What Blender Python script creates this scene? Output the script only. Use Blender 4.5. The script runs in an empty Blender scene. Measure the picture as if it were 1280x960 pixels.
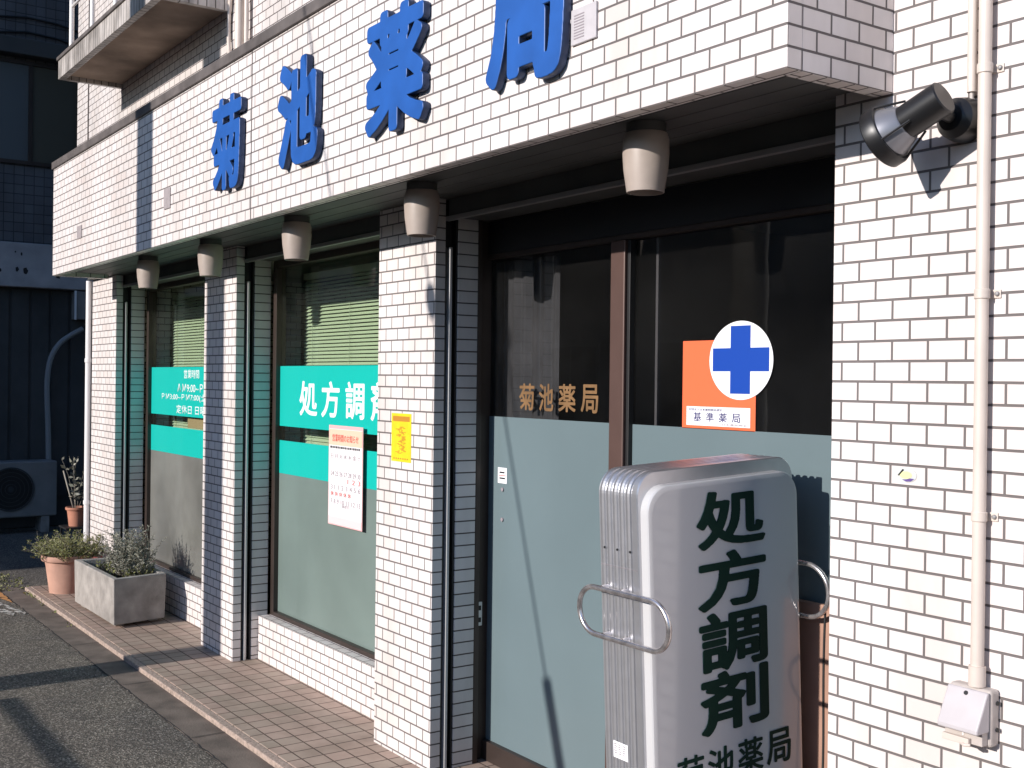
import bpy, bmesh, math, random
import numpy as np
from mathutils import Vector, Matrix

random.seed(7)
rng = np.random.default_rng(7)
SC = bpy.context.scene
COL = SC.collection
R = math.radians

# ------------------------------------------------------------------ camera
cam_d = bpy.data.cameras.new('camera')
cam = bpy.data.objects.new('camera', cam_d)
COL.objects.link(cam)
YAW, PITCH, ROLL = 0.9607, -0.0028, 0.0119
cy, sy = math.cos(YAW), math.sin(YAW)
fw = Vector((-sy * math.cos(PITCH), cy * math.cos(PITCH), math.sin(PITCH)))
rt = Vector((cy, sy, 0))
up = rt.cross(fw)
rt2 = math.cos(ROLL) * rt + math.sin(ROLL) * up
up2 = -math.sin(ROLL) * rt + math.cos(ROLL) * up
m = Matrix((rt2, up2, -fw)).transposed().to_4x4()
m.translation = Vector((0, -2.3438, 1.596))
cam.matrix_world = m
cam_d.sensor_width = 36
cam_d.lens = 36 * 1422.97 / 1280
cam_d.clip_start = 0.05
cam_d.clip_end = 800
SC.camera = cam

# ------------------------------------------------------------------ light
SUN = Vector((0.0, -1.0, 0.36)).normalized()          # towards the sun
world = bpy.data.worlds.new('World')
SC.world = world
world.use_nodes = True
nt = world.node_tree
bg = nt.nodes['Background']
sky = nt.nodes.new('ShaderNodeTexSky')
sky.sky_type = 'NISHITA'
sky.sun_disc = False
sky.sun_elevation = math.asin(SUN.z)
sky.sun_rotation = math.atan2(SUN.x, SUN.y)
sky.air_density = 1.1
sky.dust_density = 0.6
sky.ozone_density = 1.6
tn = nt.nodes.new('ShaderNodeMix'); tn.data_type = 'RGBA'; tn.blend_type = 'MULTIPLY'
tn.inputs['Factor'].default_value = 1
tn.inputs['B'].default_value = (0.71, 0.90, 1.20, 1)
nt.links.new(sky.outputs[0], tn.inputs['A'])
nt.links.new(tn.outputs['Result'], bg.inputs[0])
bg.inputs[1].default_value = 0.13
sun_d = bpy.data.lights.new('sun', 'SUN')
sun_d.energy = 4.8
sun_d.angle = R(0.53)
sun_d.color = (1.0, 0.935, 0.885)
sun = bpy.data.objects.new('sun', sun_d)
COL.objects.link(sun)
sun.rotation_euler = SUN.to_track_quat('Z', 'Y').to_euler()
sun.location = (0, -20, 12)
SC.view_settings.view_transform = 'Standard'
SC.view_settings.look = 'None'
SC.view_settings.exposure = 0.16
SC.view_settings.gamma = 1.0
SC.cycles.max_bounces = 8
SC.cycles.transparent_max_bounces = 12
SC.cycles.caustics_reflective = False
SC.cycles.caustics_refractive = False


# ------------------------------------------------------------------ materials
def mat(name, col, rough=0.5, metal=0.0, spec=0.5, noise=0.0, nscale=8.0, bump=0.0, bscale=60.0, coat=0.0, detail=6):
    mt = bpy.data.materials.new(name)
    mt.use_nodes = True
    n = mt.node_tree
    b = n.nodes['Principled BSDF']
    b.inputs['Base Color'].default_value = (*col, 1)
    b.inputs['Roughness'].default_value = rough
    b.inputs['Metallic'].default_value = metal
    b.inputs['Specular IOR Level'].default_value = spec
    b.inputs['Coat Weight'].default_value = coat
    b.inputs['Coat Roughness'].default_value = 0.06
    tc = n.nodes.new('ShaderNodeTexCoord')
    if noise > 0:
        t = n.nodes.new('ShaderNodeTexNoise')
        t.inputs['Scale'].default_value = nscale
        t.inputs['Detail'].default_value = detail
        n.links.new(tc.outputs['Object'], t.inputs['Vector'])
        r = n.nodes.new('ShaderNodeValToRGB')
        lo = [max(0, c * (1 - noise)) for c in col]
        hi = [min(1, c * (1 + noise)) for c in col]
        r.color_ramp.elements[0].position = 0.3
        r.color_ramp.elements[1].position = 0.7
        r.color_ramp.elements[0].color = (*lo, 1)
        r.color_ramp.elements[1].color = (*hi, 1)
        n.links.new(t.outputs['Fac'], r.inputs[0])
        n.links.new(r.outputs[0], b.inputs['Base Color'])
    if bump > 0:
        t2 = n.nodes.new('ShaderNodeTexNoise')
        t2.inputs['Scale'].default_value = bscale
        t2.inputs['Detail'].default_value = 5
        n.links.new(tc.outputs['Object'], t2.inputs['Vector'])
        bp = n.nodes.new('ShaderNodeBump')
        bp.inputs['Strength'].default_value = bump
        bp.inputs['Distance'].default_value = 0.004
        n.links.new(t2.outputs['Fac'], bp.inputs['Height'])
        n.links.new(bp.outputs[0], b.inputs['Normal'])
    return mt


def tile_mat(name, c1, c2, mortar, bw=0.1, rh=0.05, off=0.5, ms=0.003, rough=0.35, stain=0.12, bumpd=0.0025, stainscale=1.3, coat=0.0, wave=0.25):
    mt = bpy.data.materials.new(name)
    mt.use_nodes = True
    n = mt.node_tree
    L = n.links.new
    b = n.nodes['Principled BSDF']
    uv = n.nodes.new('ShaderNodeUVMap')
    uv.uv_map = 'UVMap'
    # slight laying irregularity of the joints
    nz = n.nodes.new('ShaderNodeTexNoise')
    nz.inputs['Scale'].default_value = 9.0
    nz.inputs['Detail'].default_value = 1
    L(uv.outputs[0], nz.inputs['Vector'])
    sub = n.nodes.new('ShaderNodeVectorMath'); sub.operation = 'SUBTRACT'
    sub.inputs[1].default_value = (0.5, 0.5, 0.5)
    L(nz.outputs['Color'], sub.inputs[0])
    sc = n.nodes.new('ShaderNodeVectorMath'); sc.operation = 'SCALE'
    sc.inputs['Scale'].default_value = 0.004 * wave
    L(sub.outputs[0], sc.inputs[0])
    ad = n.nodes.new('ShaderNodeVectorMath'); ad.operation = 'ADD'
    L(uv.outputs[0], ad.inputs[0]); L(sc.outputs[0], ad.inputs[1])
    br = n.nodes.new('ShaderNodeTexBrick')
    br.offset = off
    br.offset_frequency = 2
    br.inputs['Color1'].default_value = (*c1, 1)
    br.inputs['Color2'].default_value = (*c2, 1)
    br.inputs['Mortar'].default_value = (*mortar, 1)
    br.inputs['Scale'].default_value = 1.0
    br.inputs['Mortar Size'].default_value = ms
    br.inputs['Mortar Smooth'].default_value = 0.25
    br.inputs['Brick Width'].default_value = bw
    br.inputs['Row Height'].default_value = rh
    L(ad.outputs[0], br.inputs['Vector'])
    # streaks and grime with their own shape
    tc = n.nodes.new('ShaderNodeTexCoord')
    mp = n.nodes.new('ShaderNodeMapping')
    mp.inputs['Scale'].default_value = (2.2, 2.2, 0.7)
    L(tc.outputs['Object'], mp.inputs['Vector'])
    ns = n.nodes.new('ShaderNodeTexNoise')
    ns.inputs['Scale'].default_value = stainscale
    ns.inputs['Detail'].default_value = 8
    ns.inputs['Roughness'].default_value = 0.62
    L(mp.outputs[0], ns.inputs['Vector'])
    rp = n.nodes.new('ShaderNodeValToRGB')
    rp.color_ramp.elements[0].position = 0.36
    rp.color_ramp.elements[1].position = 0.6
    k = 1 - stain
    rp.color_ramp.elements[0].color = (k, k * 0.985, k * 0.965, 1)
    rp.color_ramp.elements[1].color = (1, 1, 1, 1)
    L(ns.outputs['Fac'], rp.inputs[0])
    mx = n.nodes.new('ShaderNodeMix'); mx.data_type = 'RGBA'; mx.blend_type = 'MULTIPLY'
    mx.inputs['Factor'].default_value = 1
    L(br.outputs['Color'], mx.inputs['A']); L(rp.outputs[0], mx.inputs['B'])
    L(mx.outputs['Result'], b.inputs['Base Color'])
    mr = n.nodes.new('ShaderNodeMapRange')
    mr.inputs['To Min'].default_value = rough
    mr.inputs['To Max'].default_value = 0.9
    L(br.outputs['Fac'], mr.inputs['Value'])
    L(mr.outputs[0], b.inputs['Roughness'])
    b.inputs['Coat Weight'].default_value = coat
    inv = n.nodes.new('ShaderNodeMath'); inv.operation = 'SUBTRACT'
    inv.inputs[0].default_value = 1
    L(br.outputs['Fac'], inv.inputs[1])
    bp = n.nodes.new('ShaderNodeBump')
    bp.inputs['Strength'].default_value = 0.9
    bp.inputs['Distance'].default_value = bumpd
    L(inv.outputs[0], bp.inputs['Height'])
    # fine unevenness
    n2 = n.nodes.new('ShaderNodeTexNoise')
    n2.inputs['Scale'].default_value = 22
    n2.inputs['Detail'].default_value = 3
    L(uv.outputs[0], n2.inputs['Vector'])
    bp2 = n.nodes.new('ShaderNodeBump')
    bp2.inputs['Strength'].default_value = 0.25
    bp2.inputs['Distance'].default_value = 0.002
    L(n2.outputs['Fac'], bp2.inputs['Height'])
    L(bp.outputs[0], bp2.inputs['Normal'])
    L(bp2.outputs[0], b.inputs['Normal'])
    return mt


def glass_mat(name, tint, refl=1.5, rough=0.0):
    mt = bpy.data.materials.new(name)
    mt.use_nodes = True
    n = mt.node_tree
    for x in list(n.nodes):
        n.nodes.remove(x)
    out = n.nodes.new('ShaderNodeOutputMaterial')
    tr = n.nodes.new('ShaderNodeBsdfTransparent')
    tr.inputs[0].default_value = (*tint, 1)
    gl = n.nodes.new('ShaderNodeBsdfGlossy')
    gl.inputs['Color'].default_value = (1, 1, 1, 1)
    gl.inputs['Roughness'].default_value = rough
    # old float glass is never perfectly flat
    tc = n.nodes.new('ShaderNodeTexCoord')
    nz = n.nodes.new('ShaderNodeTexNoise')
    nz.inputs['Scale'].default_value = 1.6
    n.links.new(tc.outputs['Object'], nz.inputs['Vector'])
    bp = n.nodes.new('ShaderNodeBump')
    bp.inputs['Strength'].default_value = 0.12
    bp.inputs['Distance'].default_value = 0.02
    n.links.new(nz.outputs['Fac'], bp.inputs['Height'])
    n.links.new(bp.outputs[0], gl.inputs['Normal'])
    fr = n.nodes.new('ShaderNodeFresnel')
    fr.inputs['IOR'].default_value = refl
    mx = n.nodes.new('ShaderNodeMixShader')
    ge = n.nodes.new('ShaderNodeNewGeometry')
    iv = n.nodes.new('ShaderNodeMath'); iv.operation = 'SUBTRACT'; iv.inputs[0].default_value = 1
    n.links.new(ge.outputs['Backfacing'], iv.inputs[1])
    ml = n.nodes.new('ShaderNodeMath'); ml.operation = 'MULTIPLY'
    n.links.new(fr.outputs[0], ml.inputs[0]); n.links.new(iv.outputs[0], ml.inputs[1])
    n.links.new(ml.outputs[0], mx.inputs[0])
    n.links.new(tr.outputs[0], mx.inputs[1])
    n.links.new(gl.outputs[0], mx.inputs[2])
    df = n.nodes.new('ShaderNodeBsdfDiffuse')          # thin film of street dust on the pane
    df.inputs['Color'].default_value = (0.7, 0.69, 0.66, 1)
    dn_ = n.nodes.new('ShaderNodeTexNoise')
    dn_.inputs['Scale'].default_value = 2.2
    dn_.inputs['Detail'].default_value = 6
    n.links.new(tc.outputs['Object'], dn_.inputs['Vector'])
    dr_ = n.nodes.new('ShaderNodeMapRange')
    dr_.inputs['From Min'].default_value = 0.3
    dr_.inputs['From Max'].default_value = 0.7
    dr_.inputs['To Min'].default_value = 0.001
    dr_.inputs['To Max'].default_value = 0.008
    n.links.new(dn_.outputs['Fac'], dr_.inputs['Value'])
    m2 = n.nodes.new('ShaderNodeMixShader')
    n.links.new(dr_.outputs[0], m2.inputs[0])
    n.links.new(mx.outputs[0], m2.inputs[1])
    n.links.new(df.outputs[0], m2.inputs[2])
    n.links.new(m2.outputs[0], out.inputs[0])
    return mt


def asphalt_mat(name, base, speck, scale=150.0, bump=0.6):
    mt = bpy.data.materials.new(name)
    mt.use_nodes = True
    n = mt.node_tree
    L = n.links.new
    b = n.nodes['Principled BSDF']
    tc = n.nodes.new('ShaderNodeTexCoord')
    v = n.nodes.new('ShaderNodeTexVoronoi')
    v.inputs['Scale'].default_value = scale
    L(tc.outputs['Object'], v.inputs['Vector'])
    rp = n.nodes.new('ShaderNodeValToRGB')
    e = rp.color_ramp.elements
    e[0].position = 0.0; e[0].color = (*[c * 0.3 for c in base], 1)
    e[1].position = 1.0; e[1].color = (*speck, 1)
    m1 = rp.color_ramp.elements.new(0.45); m1.color = (*base, 1)
    m2 = rp.color_ramp.elements.new(0.8); m2.color = (*[c * 1.4 for c in base], 1)
    sep = n.nodes.new('ShaderNodeSeparateColor')
    L(v.outputs['Color'], sep.inputs[0])
    L(sep.outputs[0], rp.inputs[0])
    ns = n.nodes.new('ShaderNodeTexNoise')
    ns.inputs['Scale'].default_value = 2.4
    ns.inputs['Detail'].default_value = 7
    L(tc.outputs['Object'], ns.inputs['Vector'])
    rr = n.nodes.new('ShaderNodeValToRGB')
    rr.color_ramp.elements[0].position = 0.3
    rr.color_ramp.elements[1].position = 0.72
    rr.color_ramp.elements[0].color = (0.72, 0.72, 0.74, 1)
    rr.color_ramp.elements[1].color = (1.12, 1.1, 1.05, 1)
    L(ns.outputs['Fac'], rr.inputs[0])
    mx = n.nodes.new('ShaderNodeMix'); mx.data_type = 'RGBA'; mx.blend_type = 'MULTIPLY'
    mx.inputs['Factor'].default_value = 1
    L(rp.outputs[0], mx.inputs['A']); L(rr.outputs[0], mx.inputs['B'])
    L(mx.outputs['Result'], b.inputs['Base Color'])
    b.inputs['Roughness'].default_value = 0.85
    bp = n.nodes.new('ShaderNodeBump')
    bp.inputs['Strength'].default_value = bump
    bp.inputs['Distance'].default_value = 0.004
    L(v.outputs['Distance'], bp.inputs['Height'])
    L(bp.outputs[0], b.inputs['Normal'])
    return mt


def leaf_mat(name, c1, c2):
    mt = bpy.data.materials.new(name)
    mt.use_nodes = True
    n = mt.node_tree
    b = n.nodes['Principled BSDF']
    g = n.nodes.new('ShaderNodeNewGeometry')
    r = n.nodes.new('ShaderNodeValToRGB')
    r.color_ramp.elements[0].color = (*c1, 1)
    r.color_ramp.elements[1].color = (*c2, 1)
    n.links.new(g.outputs['Random Per Island'], r.inputs[0])
    n.links.new(r.outputs[0], b.inputs['Base Color'])
    b.inputs['Roughness'].default_value = 0.6
    return mt


def worn_paint(name, col, thr=0.5):
    mt = bpy.data.materials.new(name)
    mt.use_nodes = True
    n = mt.node_tree
    b = n.nodes['Principled BSDF']
    b.inputs['Base Color'].default_value = (*col, 1)
    b.inputs['Roughness'].default_value = 0.8
    tc = n.nodes.new('ShaderNodeTexCoord')
    t = n.nodes.new('ShaderNodeTexNoise')
    t.inputs['Scale'].default_value = 28
    t.inputs['Detail'].default_value = 8
    n.links.new(tc.outputs['Object'], t.inputs['Vector'])
    r = n.nodes.new('ShaderNodeValToRGB')
    r.color_ramp.elements[0].position = thr - 0.06
    r.color_ramp.elements[1].position = thr + 0.06
    n.links.new(t.outputs['Fac'], r.inputs[0])
    n.links.new(r.outputs[0], b.inputs['Alpha'])
    return mt


M = {}
M['tile'] = tile_mat('white_glazed_tile', (0.79, 0.742, 0.722), (0.76, 0.685, 0.65), (0.165, 0.145, 0.14), ms=0.0034, bumpd=0.0035, stain=0.16)
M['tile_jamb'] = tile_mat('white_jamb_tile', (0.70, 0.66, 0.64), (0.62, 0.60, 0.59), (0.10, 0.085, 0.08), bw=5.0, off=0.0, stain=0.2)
M['tile_upper'] = tile_mat('upper_wall_tile', (0.74, 0.68, 0.65), (0.68, 0.64, 0.62), (0.13, 0.105, 0.10), stain=0.2)
M['porch'] = tile_mat('porch_tile', (0.445, 0.325, 0.265), (0.37, 0.295, 0.235), (0.11, 0.075, 0.058), bw=0.1, rh=0.1, off=0.0,
                      ms=0.0042, rough=0.6, stain=0.25, bumpd=0.0015, stainscale=2.2)
M['porch_edge'] = mat('worn_nosing_tile', (0.37, 0.285, 0.235), 0.8, noise=0.35, nscale=60, bump=0.8, bscale=130)
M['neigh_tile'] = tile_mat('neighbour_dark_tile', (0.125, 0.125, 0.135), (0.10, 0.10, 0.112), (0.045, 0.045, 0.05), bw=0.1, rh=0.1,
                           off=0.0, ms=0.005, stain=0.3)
M['bronze'] = mat('bronze_aluminium', (0.055, 0.04, 0.034), 0.4, 0.3, noise=0.15, nscale=5)
M['stile'] = mat('brown_door_stile', (0.105, 0.062, 0.052), 0.45, 0.2, noise=0.1, nscale=6)
M['black'] = mat('black_rubber', (0.012, 0.012, 0.013), 0.55)
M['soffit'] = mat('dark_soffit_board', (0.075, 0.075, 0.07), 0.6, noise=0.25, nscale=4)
M['alu'] = mat('grey_aluminium_rail', (0.30, 0.29, 0.285), 0.45, 0.3)
M['alu_pale'] = mat('pale_aluminium_rail', (0.55, 0.54, 0.53), 0.45, 0.2)
M['silver'] = mat('brushed_silver_aluminium', (0.60, 0.60, 0.62), 0.36, 0.8, noise=0.05, nscale=20)
M['chrome'] = mat('worn_chrome_tube', (0.62, 0.58, 0.57), 0.25, 0.85, noise=0.35, nscale=45)
M['coping'] = mat('grey_coping_metal', (0.11, 0.095, 0.09), 0.6, noise=0.3, nscale=9)
M['concrete'] = mat('aged_concrete', (0.31, 0.285, 0.26), 0.9, noise=0.3, nscale=9, bump=0.6, bscale=90)
M['balc_soffit'] = mat('stained_balcony_soffit', (0.33, 0.25, 0.195), 0.9, noise=0.5, nscale=2.6, bump=0.3, bscale=30)
M['white_paint'] = mat('white_painted_steel', (0.75, 0.73, 0.72), 0.5)
M['cream'] = mat('cream_plastic_pipe', (0.64, 0.555, 0.49), 0.45, noise=0.06, nscale=8)
M['cream_dark'] = mat('aged_plastic_box', (0.47, 0.42, 0.385), 0.5, noise=0.12, nscale=18)
M['can'] = mat('beige_lamp_shade', (0.40, 0.335, 0.29), 0.45, noise=0.08, nscale=12)
M['glass_win'] = glass_mat('green_window_glass', (0.85, 0.91, 0.86), 1.45)
M['glass_door'] = glass_mat('tinted_door_glass', (0.72, 0.72, 0.73), 1.45)
M['film_door'] = mat('frosted_film_blue_grey', (0.145, 0.195, 0.208), 0.32, spec=0.45, noise=0.07, nscale=1.3, coat=0.35)
M['film_win'] = mat('frosted_film_green_grey', (0.165, 0.215, 0.195), 0.3, spec=0.45, noise=0.10, nscale=2.2, coat=0.35)
M['film_back'] = mat('frosted_film_brown_grey', (0.165, 0.165, 0.15), 0.3, spec=0.45, noise=0.3, nscale=2.4, coat=0.35)
M['teal'] = mat('teal_window_film', (0.006, 0.46, 0.39), 0.4, coat=0.3)
M['white_vinyl'] = mat('white_vinyl', (0.80, 0.82, 0.82), 0.5)
M['blind'] = mat('venetian_blind_slat', (0.66, 0.66, 0.52), 0.5)
M['blue'] = mat('blue_letter_paint', (0.018, 0.098, 0.36), 0.42, noise=0.14, nscale=7)
M['blue_shaded_side'] = mat('shaded_blue_letter_edge', (0.012, 0.035, 0.10), 0.5)  # darker blue for the letter sides, their shade put into the colour
M['green_letter'] = mat('dark_green_vinyl', (0.002, 0.024, 0.016), 0.6, spec=0.15)
M['panel'] = mat('white_acrylic_sign_panel', (0.56, 0.555, 0.555), 0.15, spec=0.6, coat=0.5)
M['orange'] = mat('orange_sticker', (0.84, 0.155, 0.06), 0.45)
M['sticker_white'] = mat('white_sticker', (0.82, 0.82, 0.84), 0.45)
M['cross'] = mat('blue_cross_vinyl', (0.004, 0.055, 0.36), 0.45)
M['navy'] = mat('navy_print', (0.03, 0.03, 0.14), 0.5)
M['gold'] = mat('gold_lettering', (0.24, 0.135, 0.06), 0.5, 0.2, noise=0.25, nscale=14)
M['yellow'] = mat('yellow_sticker', (0.80, 0.58, 0.02), 0.5, noise=0.08, nscale=40)
M['ochre'] = mat('ochre_print', (0.50, 0.22, 0.03), 0.5)
M['red'] = mat('red_print', (0.60, 0.09, 0.07), 0.5)
M['paper'] = mat('white_poster_paper', (0.80, 0.76, 0.77), 0.6)
M['peach'] = mat('peach_print', (0.80, 0.52, 0.38), 0.6)
M['pink'] = mat('pink_print', (0.75, 0.42, 0.42), 0.6)
M['grey_print'] = mat('grey_print', (0.30, 0.26, 0.28), 0.6)
M['lamp_black'] = mat('black_lamp_paint', (0.010, 0.010, 0.011), 0.38)
M['lamp_inner'] = mat('grey_lamp_housing', (0.25, 0.25, 0.27), 0.35, 0.5)
M['terracotta'] = mat('pale_terracotta', (0.50, 0.285, 0.21), 0.75, noise=0.15, nscale=10)
M['terracotta2'] = mat('terracotta', (0.45, 0.19, 0.12), 0.75, noise=0.15, nscale=10)
M['soil'] = mat('potting_soil', (0.045, 0.033, 0.025), 0.95, noise=0.4, nscale=40, bump=1, bscale=70)
M['herb'] = leaf_mat('herb_leaves', (0.10, 0.12, 0.03), (0.26, 0.25, 0.09))
M['grey_leaf'] = leaf_mat('grey_green_leaves', (0.13, 0.135, 0.09), (0.34, 0.33, 0.27))
M['red_leaf'] = leaf_mat('red_leaves', (0.22, 0.05, 0.045), (0.40, 0.14, 0.10))
M['bamboo'] = mat('grey_cane', (0.30, 0.27, 0.22), 0.7)
M['wood_brown'] = mat('brown_board', (0.34, 0.20, 0.145), 0.55, noise=0.2, nscale=5)
M['asphalt'] = asphalt_mat('road_asphalt', (0.118, 0.104, 0.086), (0.40, 0.36, 0.31))
M['gutter'] = mat('gutter_concrete', (0.14, 0.112, 0.092), 0.9, noise=0.35, nscale=7, bump=0.5, bscale=110)
M['dark_wall'] = mat('dark_render', (0.055, 0.055, 0.055), 0.8, noise=0.2, nscale=3)
M['band'] = mat('weathered_concrete_band', (0.36, 0.34, 0.345), 0.85, noise=0.22, nscale=4)
M['pit'] = mat('dark_spalled_patch', (0.02, 0.02, 0.022), 0.9)
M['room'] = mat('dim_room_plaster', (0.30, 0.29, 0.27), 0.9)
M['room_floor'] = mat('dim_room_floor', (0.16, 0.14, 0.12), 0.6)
M['curtain'] = mat('grey_curtain', (0.13, 0.13, 0.128), 0.9, noise=0.2, nscale=9)
M['opp'] = mat('opposite_plaster', (0.38, 0.36, 0.34), 0.9, noise=0.2, nscale=1)
M['opp2'] = mat('opposite_dark_plaster', (0.24, 0.235, 0.23), 0.9, noise=0.2, nscale=1)
M['dark_glass'] = mat('dark_window_glass', (0.02, 0.022, 0.026), 0.08)
M['pole'] = mat('utility_pole_concrete', (0.3, 0.29, 0.27), 0.85, noise=0.15, nscale=4)
M['wire'] = mat('black_cable', (0.015, 0.015, 0.015), 0.6)
M['guard_y'] = mat('yellow_guard_plastic', (0.7, 0.5, 0.03), 0.5)
M['ac'] = mat('aged_ac_casing', (0.22, 0.21, 0.20), 0.6, noise=0.12, nscale=6)
M['road_yellow'] = worn_paint('worn_orange_road_paint', (0.55, 0.27, 0.10), 0.42)
M['road_white'] = worn_paint('worn_white_road_paint', (0.55, 0.52, 0.48), 0.50)


# ------------------------------------------------------------------ mesh building
class MB:
    def __init__(s, uo=0.0, vo=0.0):
        s.bm = bmesh.new()
        s.uv = s.bm.loops.layers.uv.new('UVMap')
        s.uo, s.vo = uo, vo

    def face(s, pts, mi=0, uo=None, vo=None, smooth=False):
        vs = [s.bm.verts.new(p) for p in pts]
        f = s.bm.faces.new(vs)
        f.material_index = mi
        f.smooth = smooth
        s.uvs(f, uo, vo)
        return f

    def uvs(s, f, uo=None, vo=None):
        uo = s.uo if uo is None else uo
        vo = s.vo if vo is None else vo
        f.normal_update()
        n = f.normal
        ax = max(range(3), key=lambda i: abs(n[i]))
        for l in f.loops:
            c = l.vert.co
            if ax == 0:
                u, v = c.y, c.z
            elif ax == 1:
                u, v = c.x, c.z
            else:
                u, v = c.x, c.y
            l[s.uv].uv = (u - uo, v - vo)

    def box(s, x0, x1, y0, y1, z0, z1, mi=0, uo=None, vo=None, sides=None):
        """sides: dict of per-side material index, keys among -x +x -y +y -z +z"""
        P = [(x, y, z) for x in (x0, x1) for y in (y0, y1) for z in (z0, z1)]
        F = {'-x': (0, 1, 3, 2), '+x': (4, 6, 7, 5), '-y': (0, 4, 5, 1), '+y': (2, 3, 7, 6), '-z': (0, 2, 6, 4), '+z': (1, 5, 7, 3)}
        vs = [s.bm.verts.new(p) for p in P]
        for k, idx in F.items():
            f = s.bm.faces.new([vs[i] for i in idx])
            f.material_index = (sides or {}).get(k, mi)
            s.uvs(f, uo, vo)
        return s

    def tube(s, pts, r, n=12, mi=0, caps=True, cyclic=False):
        pts = [Vector(p) for p in pts]
        rings = []
        N = len(pts)
        prev = None
        for i, p in enumerate(pts):
            if cyclic:
                t = pts[(i + 1) % N] - pts[i - 1]
            else:
                t = pts[min(i + 1, N - 1)] - pts[max(i - 1, 0)]
            t.normalize()
            if prev is None:
                a = Vector((0, 0, 1)) if abs(t.z) < 0.9 else Vector((1, 0, 0))
                u = t.cross(a).normalized()
            else:
                u = (prev - t * prev.dot(t)).normalized()
            prev = u
            w = t.cross(u)
            rr = r[i] if isinstance(r, (list, tuple)) else r
            rings.append([s.bm.verts.new(p + rr * (math.cos(2 * math.pi * k / n) * u + math.sin(2 * math.pi * k / n) * w)) for k in range(n)])
        rng_ = range(N) if cyclic else range(N - 1)
        for i in rng_:
            A, B = rings[i], rings[(i + 1) % N]
            for k in range(n):
                f = s.bm.faces.new((A[k], A[(k + 1) % n], B[(k + 1) % n], B[k]))
                f.smooth = True
                f.material_index = mi
        if caps and not cyclic:
            f = s.bm.faces.new(rings[0][::-1]); f.material_index = mi
            f = s.bm.faces.new(rings[-1]); f.material_index = mi
        return s

    def lathe(s, prof, origin=(0, 0, 0), axis=(0, 0, 1), n=40, mi=0, smooth=True):
        """prof: list of (r, h, [mi]); revolved round axis through origin"""
        a = Vector(axis).normalized()
        q = Vector((0, 0, 1)).rotation_difference(a)
        o = Vector(origin)
        rings = []
        for p in prof:
            r, h = p[0], p[1]
            if r < 1e-6:
                rings.append([s.bm.verts.new(o + q @ Vector((0, 0, h)))])
            else:
                rings.append([s.bm.verts.new(o + q @ Vector((r * math.cos(2 * math.pi * k / n), r * math.sin(2 * math.pi * k / n), h))) for k in range(n)])
        for i in range(len(rings) - 1):
            A, B = rings[i], rings[i + 1]
            mm = prof[i][2] if len(prof[i]) > 2 else mi
            for k in range(n):
                k2 = (k + 1) % n
                if len(A) == 1 and len(B) == 1:
                    continue
                if len(A) == 1:
                    f = s.bm.faces.new((A[0], B[k2], B[k]))
                elif len(B) == 1:
                    f = s.bm.faces.new((A[k], A[k2], B[0]))
                else:
                    f = s.bm.faces.new((A[k], A[k2], B[k2], B[k]))
                f.smooth = smooth
                f.material_index = mm
        return s

    def build(s, name, mats, parent=None, bevel=0.0, recalc=True, seg=2):
        if recalc:
            bmesh.ops.recalc_face_normals(s.bm, faces=s.bm.faces)
            for e in s.bm.edges:
                if len(e.link_faces) == 2 and e.calc_face_angle(0) > R(33):
                    e.smooth = False
        me = bpy.data.meshes.new(name)
        s.bm.to_mesh(me)
        s.bm.free()
        return link(name, me, mats, parent, bevel, seg)


LOCAL = set()


def link(name, me, mats, parent=None, bevel=0.0, seg=2):
    if not isinstance(mats, (list, tuple)):
        mats = [mats]
    if len(me.materials) > len(mats):
        me.materials.clear()
    for i_, mm in enumerate(mats):
        if i_ < len(me.materials):
            me.materials[i_] = mm
        else:
            me.materials.append(mm)
    o = bpy.data.objects.new(name, me)
    COL.objects.link(o)
    if parent is not None:
        o.parent = parent
        bpy.context.view_layer.update()
        if parent.name not in LOCAL and not (parent.parent and parent.parent.name in LOCAL):
            o.matrix_parent_inverse = parent.matrix_world.inverted()
    if bevel > 0:
        b = o.modifiers.new('bevel', 'BEVEL')
        b.width = bevel
        b.segments = seg
        b.limit_method = 'ANGLE'
        b.angle_limit = R(35)
    return o


def tag(o, label=None, cat=None, group=None, kind=None):
    if label: o['label'] = label
    if cat: o['category'] = cat
    if group: o['group'] = group
    if kind: o['kind'] = kind
    return o


def empty(name, loc, label=None, cat=None, group=None):
    o = bpy.data.objects.new(name, None)
    o.empty_display_size = 0.1
    COL.objects.link(o)
    o.location = loc
    tag(o, label, cat, group)
    bpy.context.view_layer.update()
    return o


# ------------------------------------------------------------------ lettering
_fc = bpy.data.curves.new('font_source', 'FONT')
_fo = bpy.data.objects.new('font_source', _fc)
COL.objects.link(_fo)


def font_mesh(body, offset=0.0, extrude=0.0, leading=1.0, res=3, spacing=1.0):
    _fc.body = body
    _fc.offset = offset
    _fc.extrude = extrude
    _fc.resolution_u = res
    _fc.space_line = leading
    _fc.space_character = spacing
    dg = bpy.context.evaluated_depsgraph_get()
    dg.update()
    return bpy.data.meshes.new_from_object(_fo.evaluated_get(dg))


def fit_mesh(me, w, h):
    """scale a flat text mesh to w x h centred on the origin (xy), return it"""
    co = np.empty(len(me.vertices) * 3)
    me.vertices.foreach_get('co', co)
    co = co.reshape(-1, 3)
    mn, mxx = co.min(0), co.max(0)
    sx = w / (mxx[0] - mn[0])
    sy_ = h / (mxx[1] - mn[1]) if h else sx
    co[:, 0] = (co[:, 0] - (mn[0] + mxx[0]) / 2) * sx
    co[:, 1] = (co[:, 1] - (mn[1] + mxx[1]) / 2) * sy_
    me.vertices.foreach_set('co', co.ravel())
    me.update()
    return me


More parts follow.
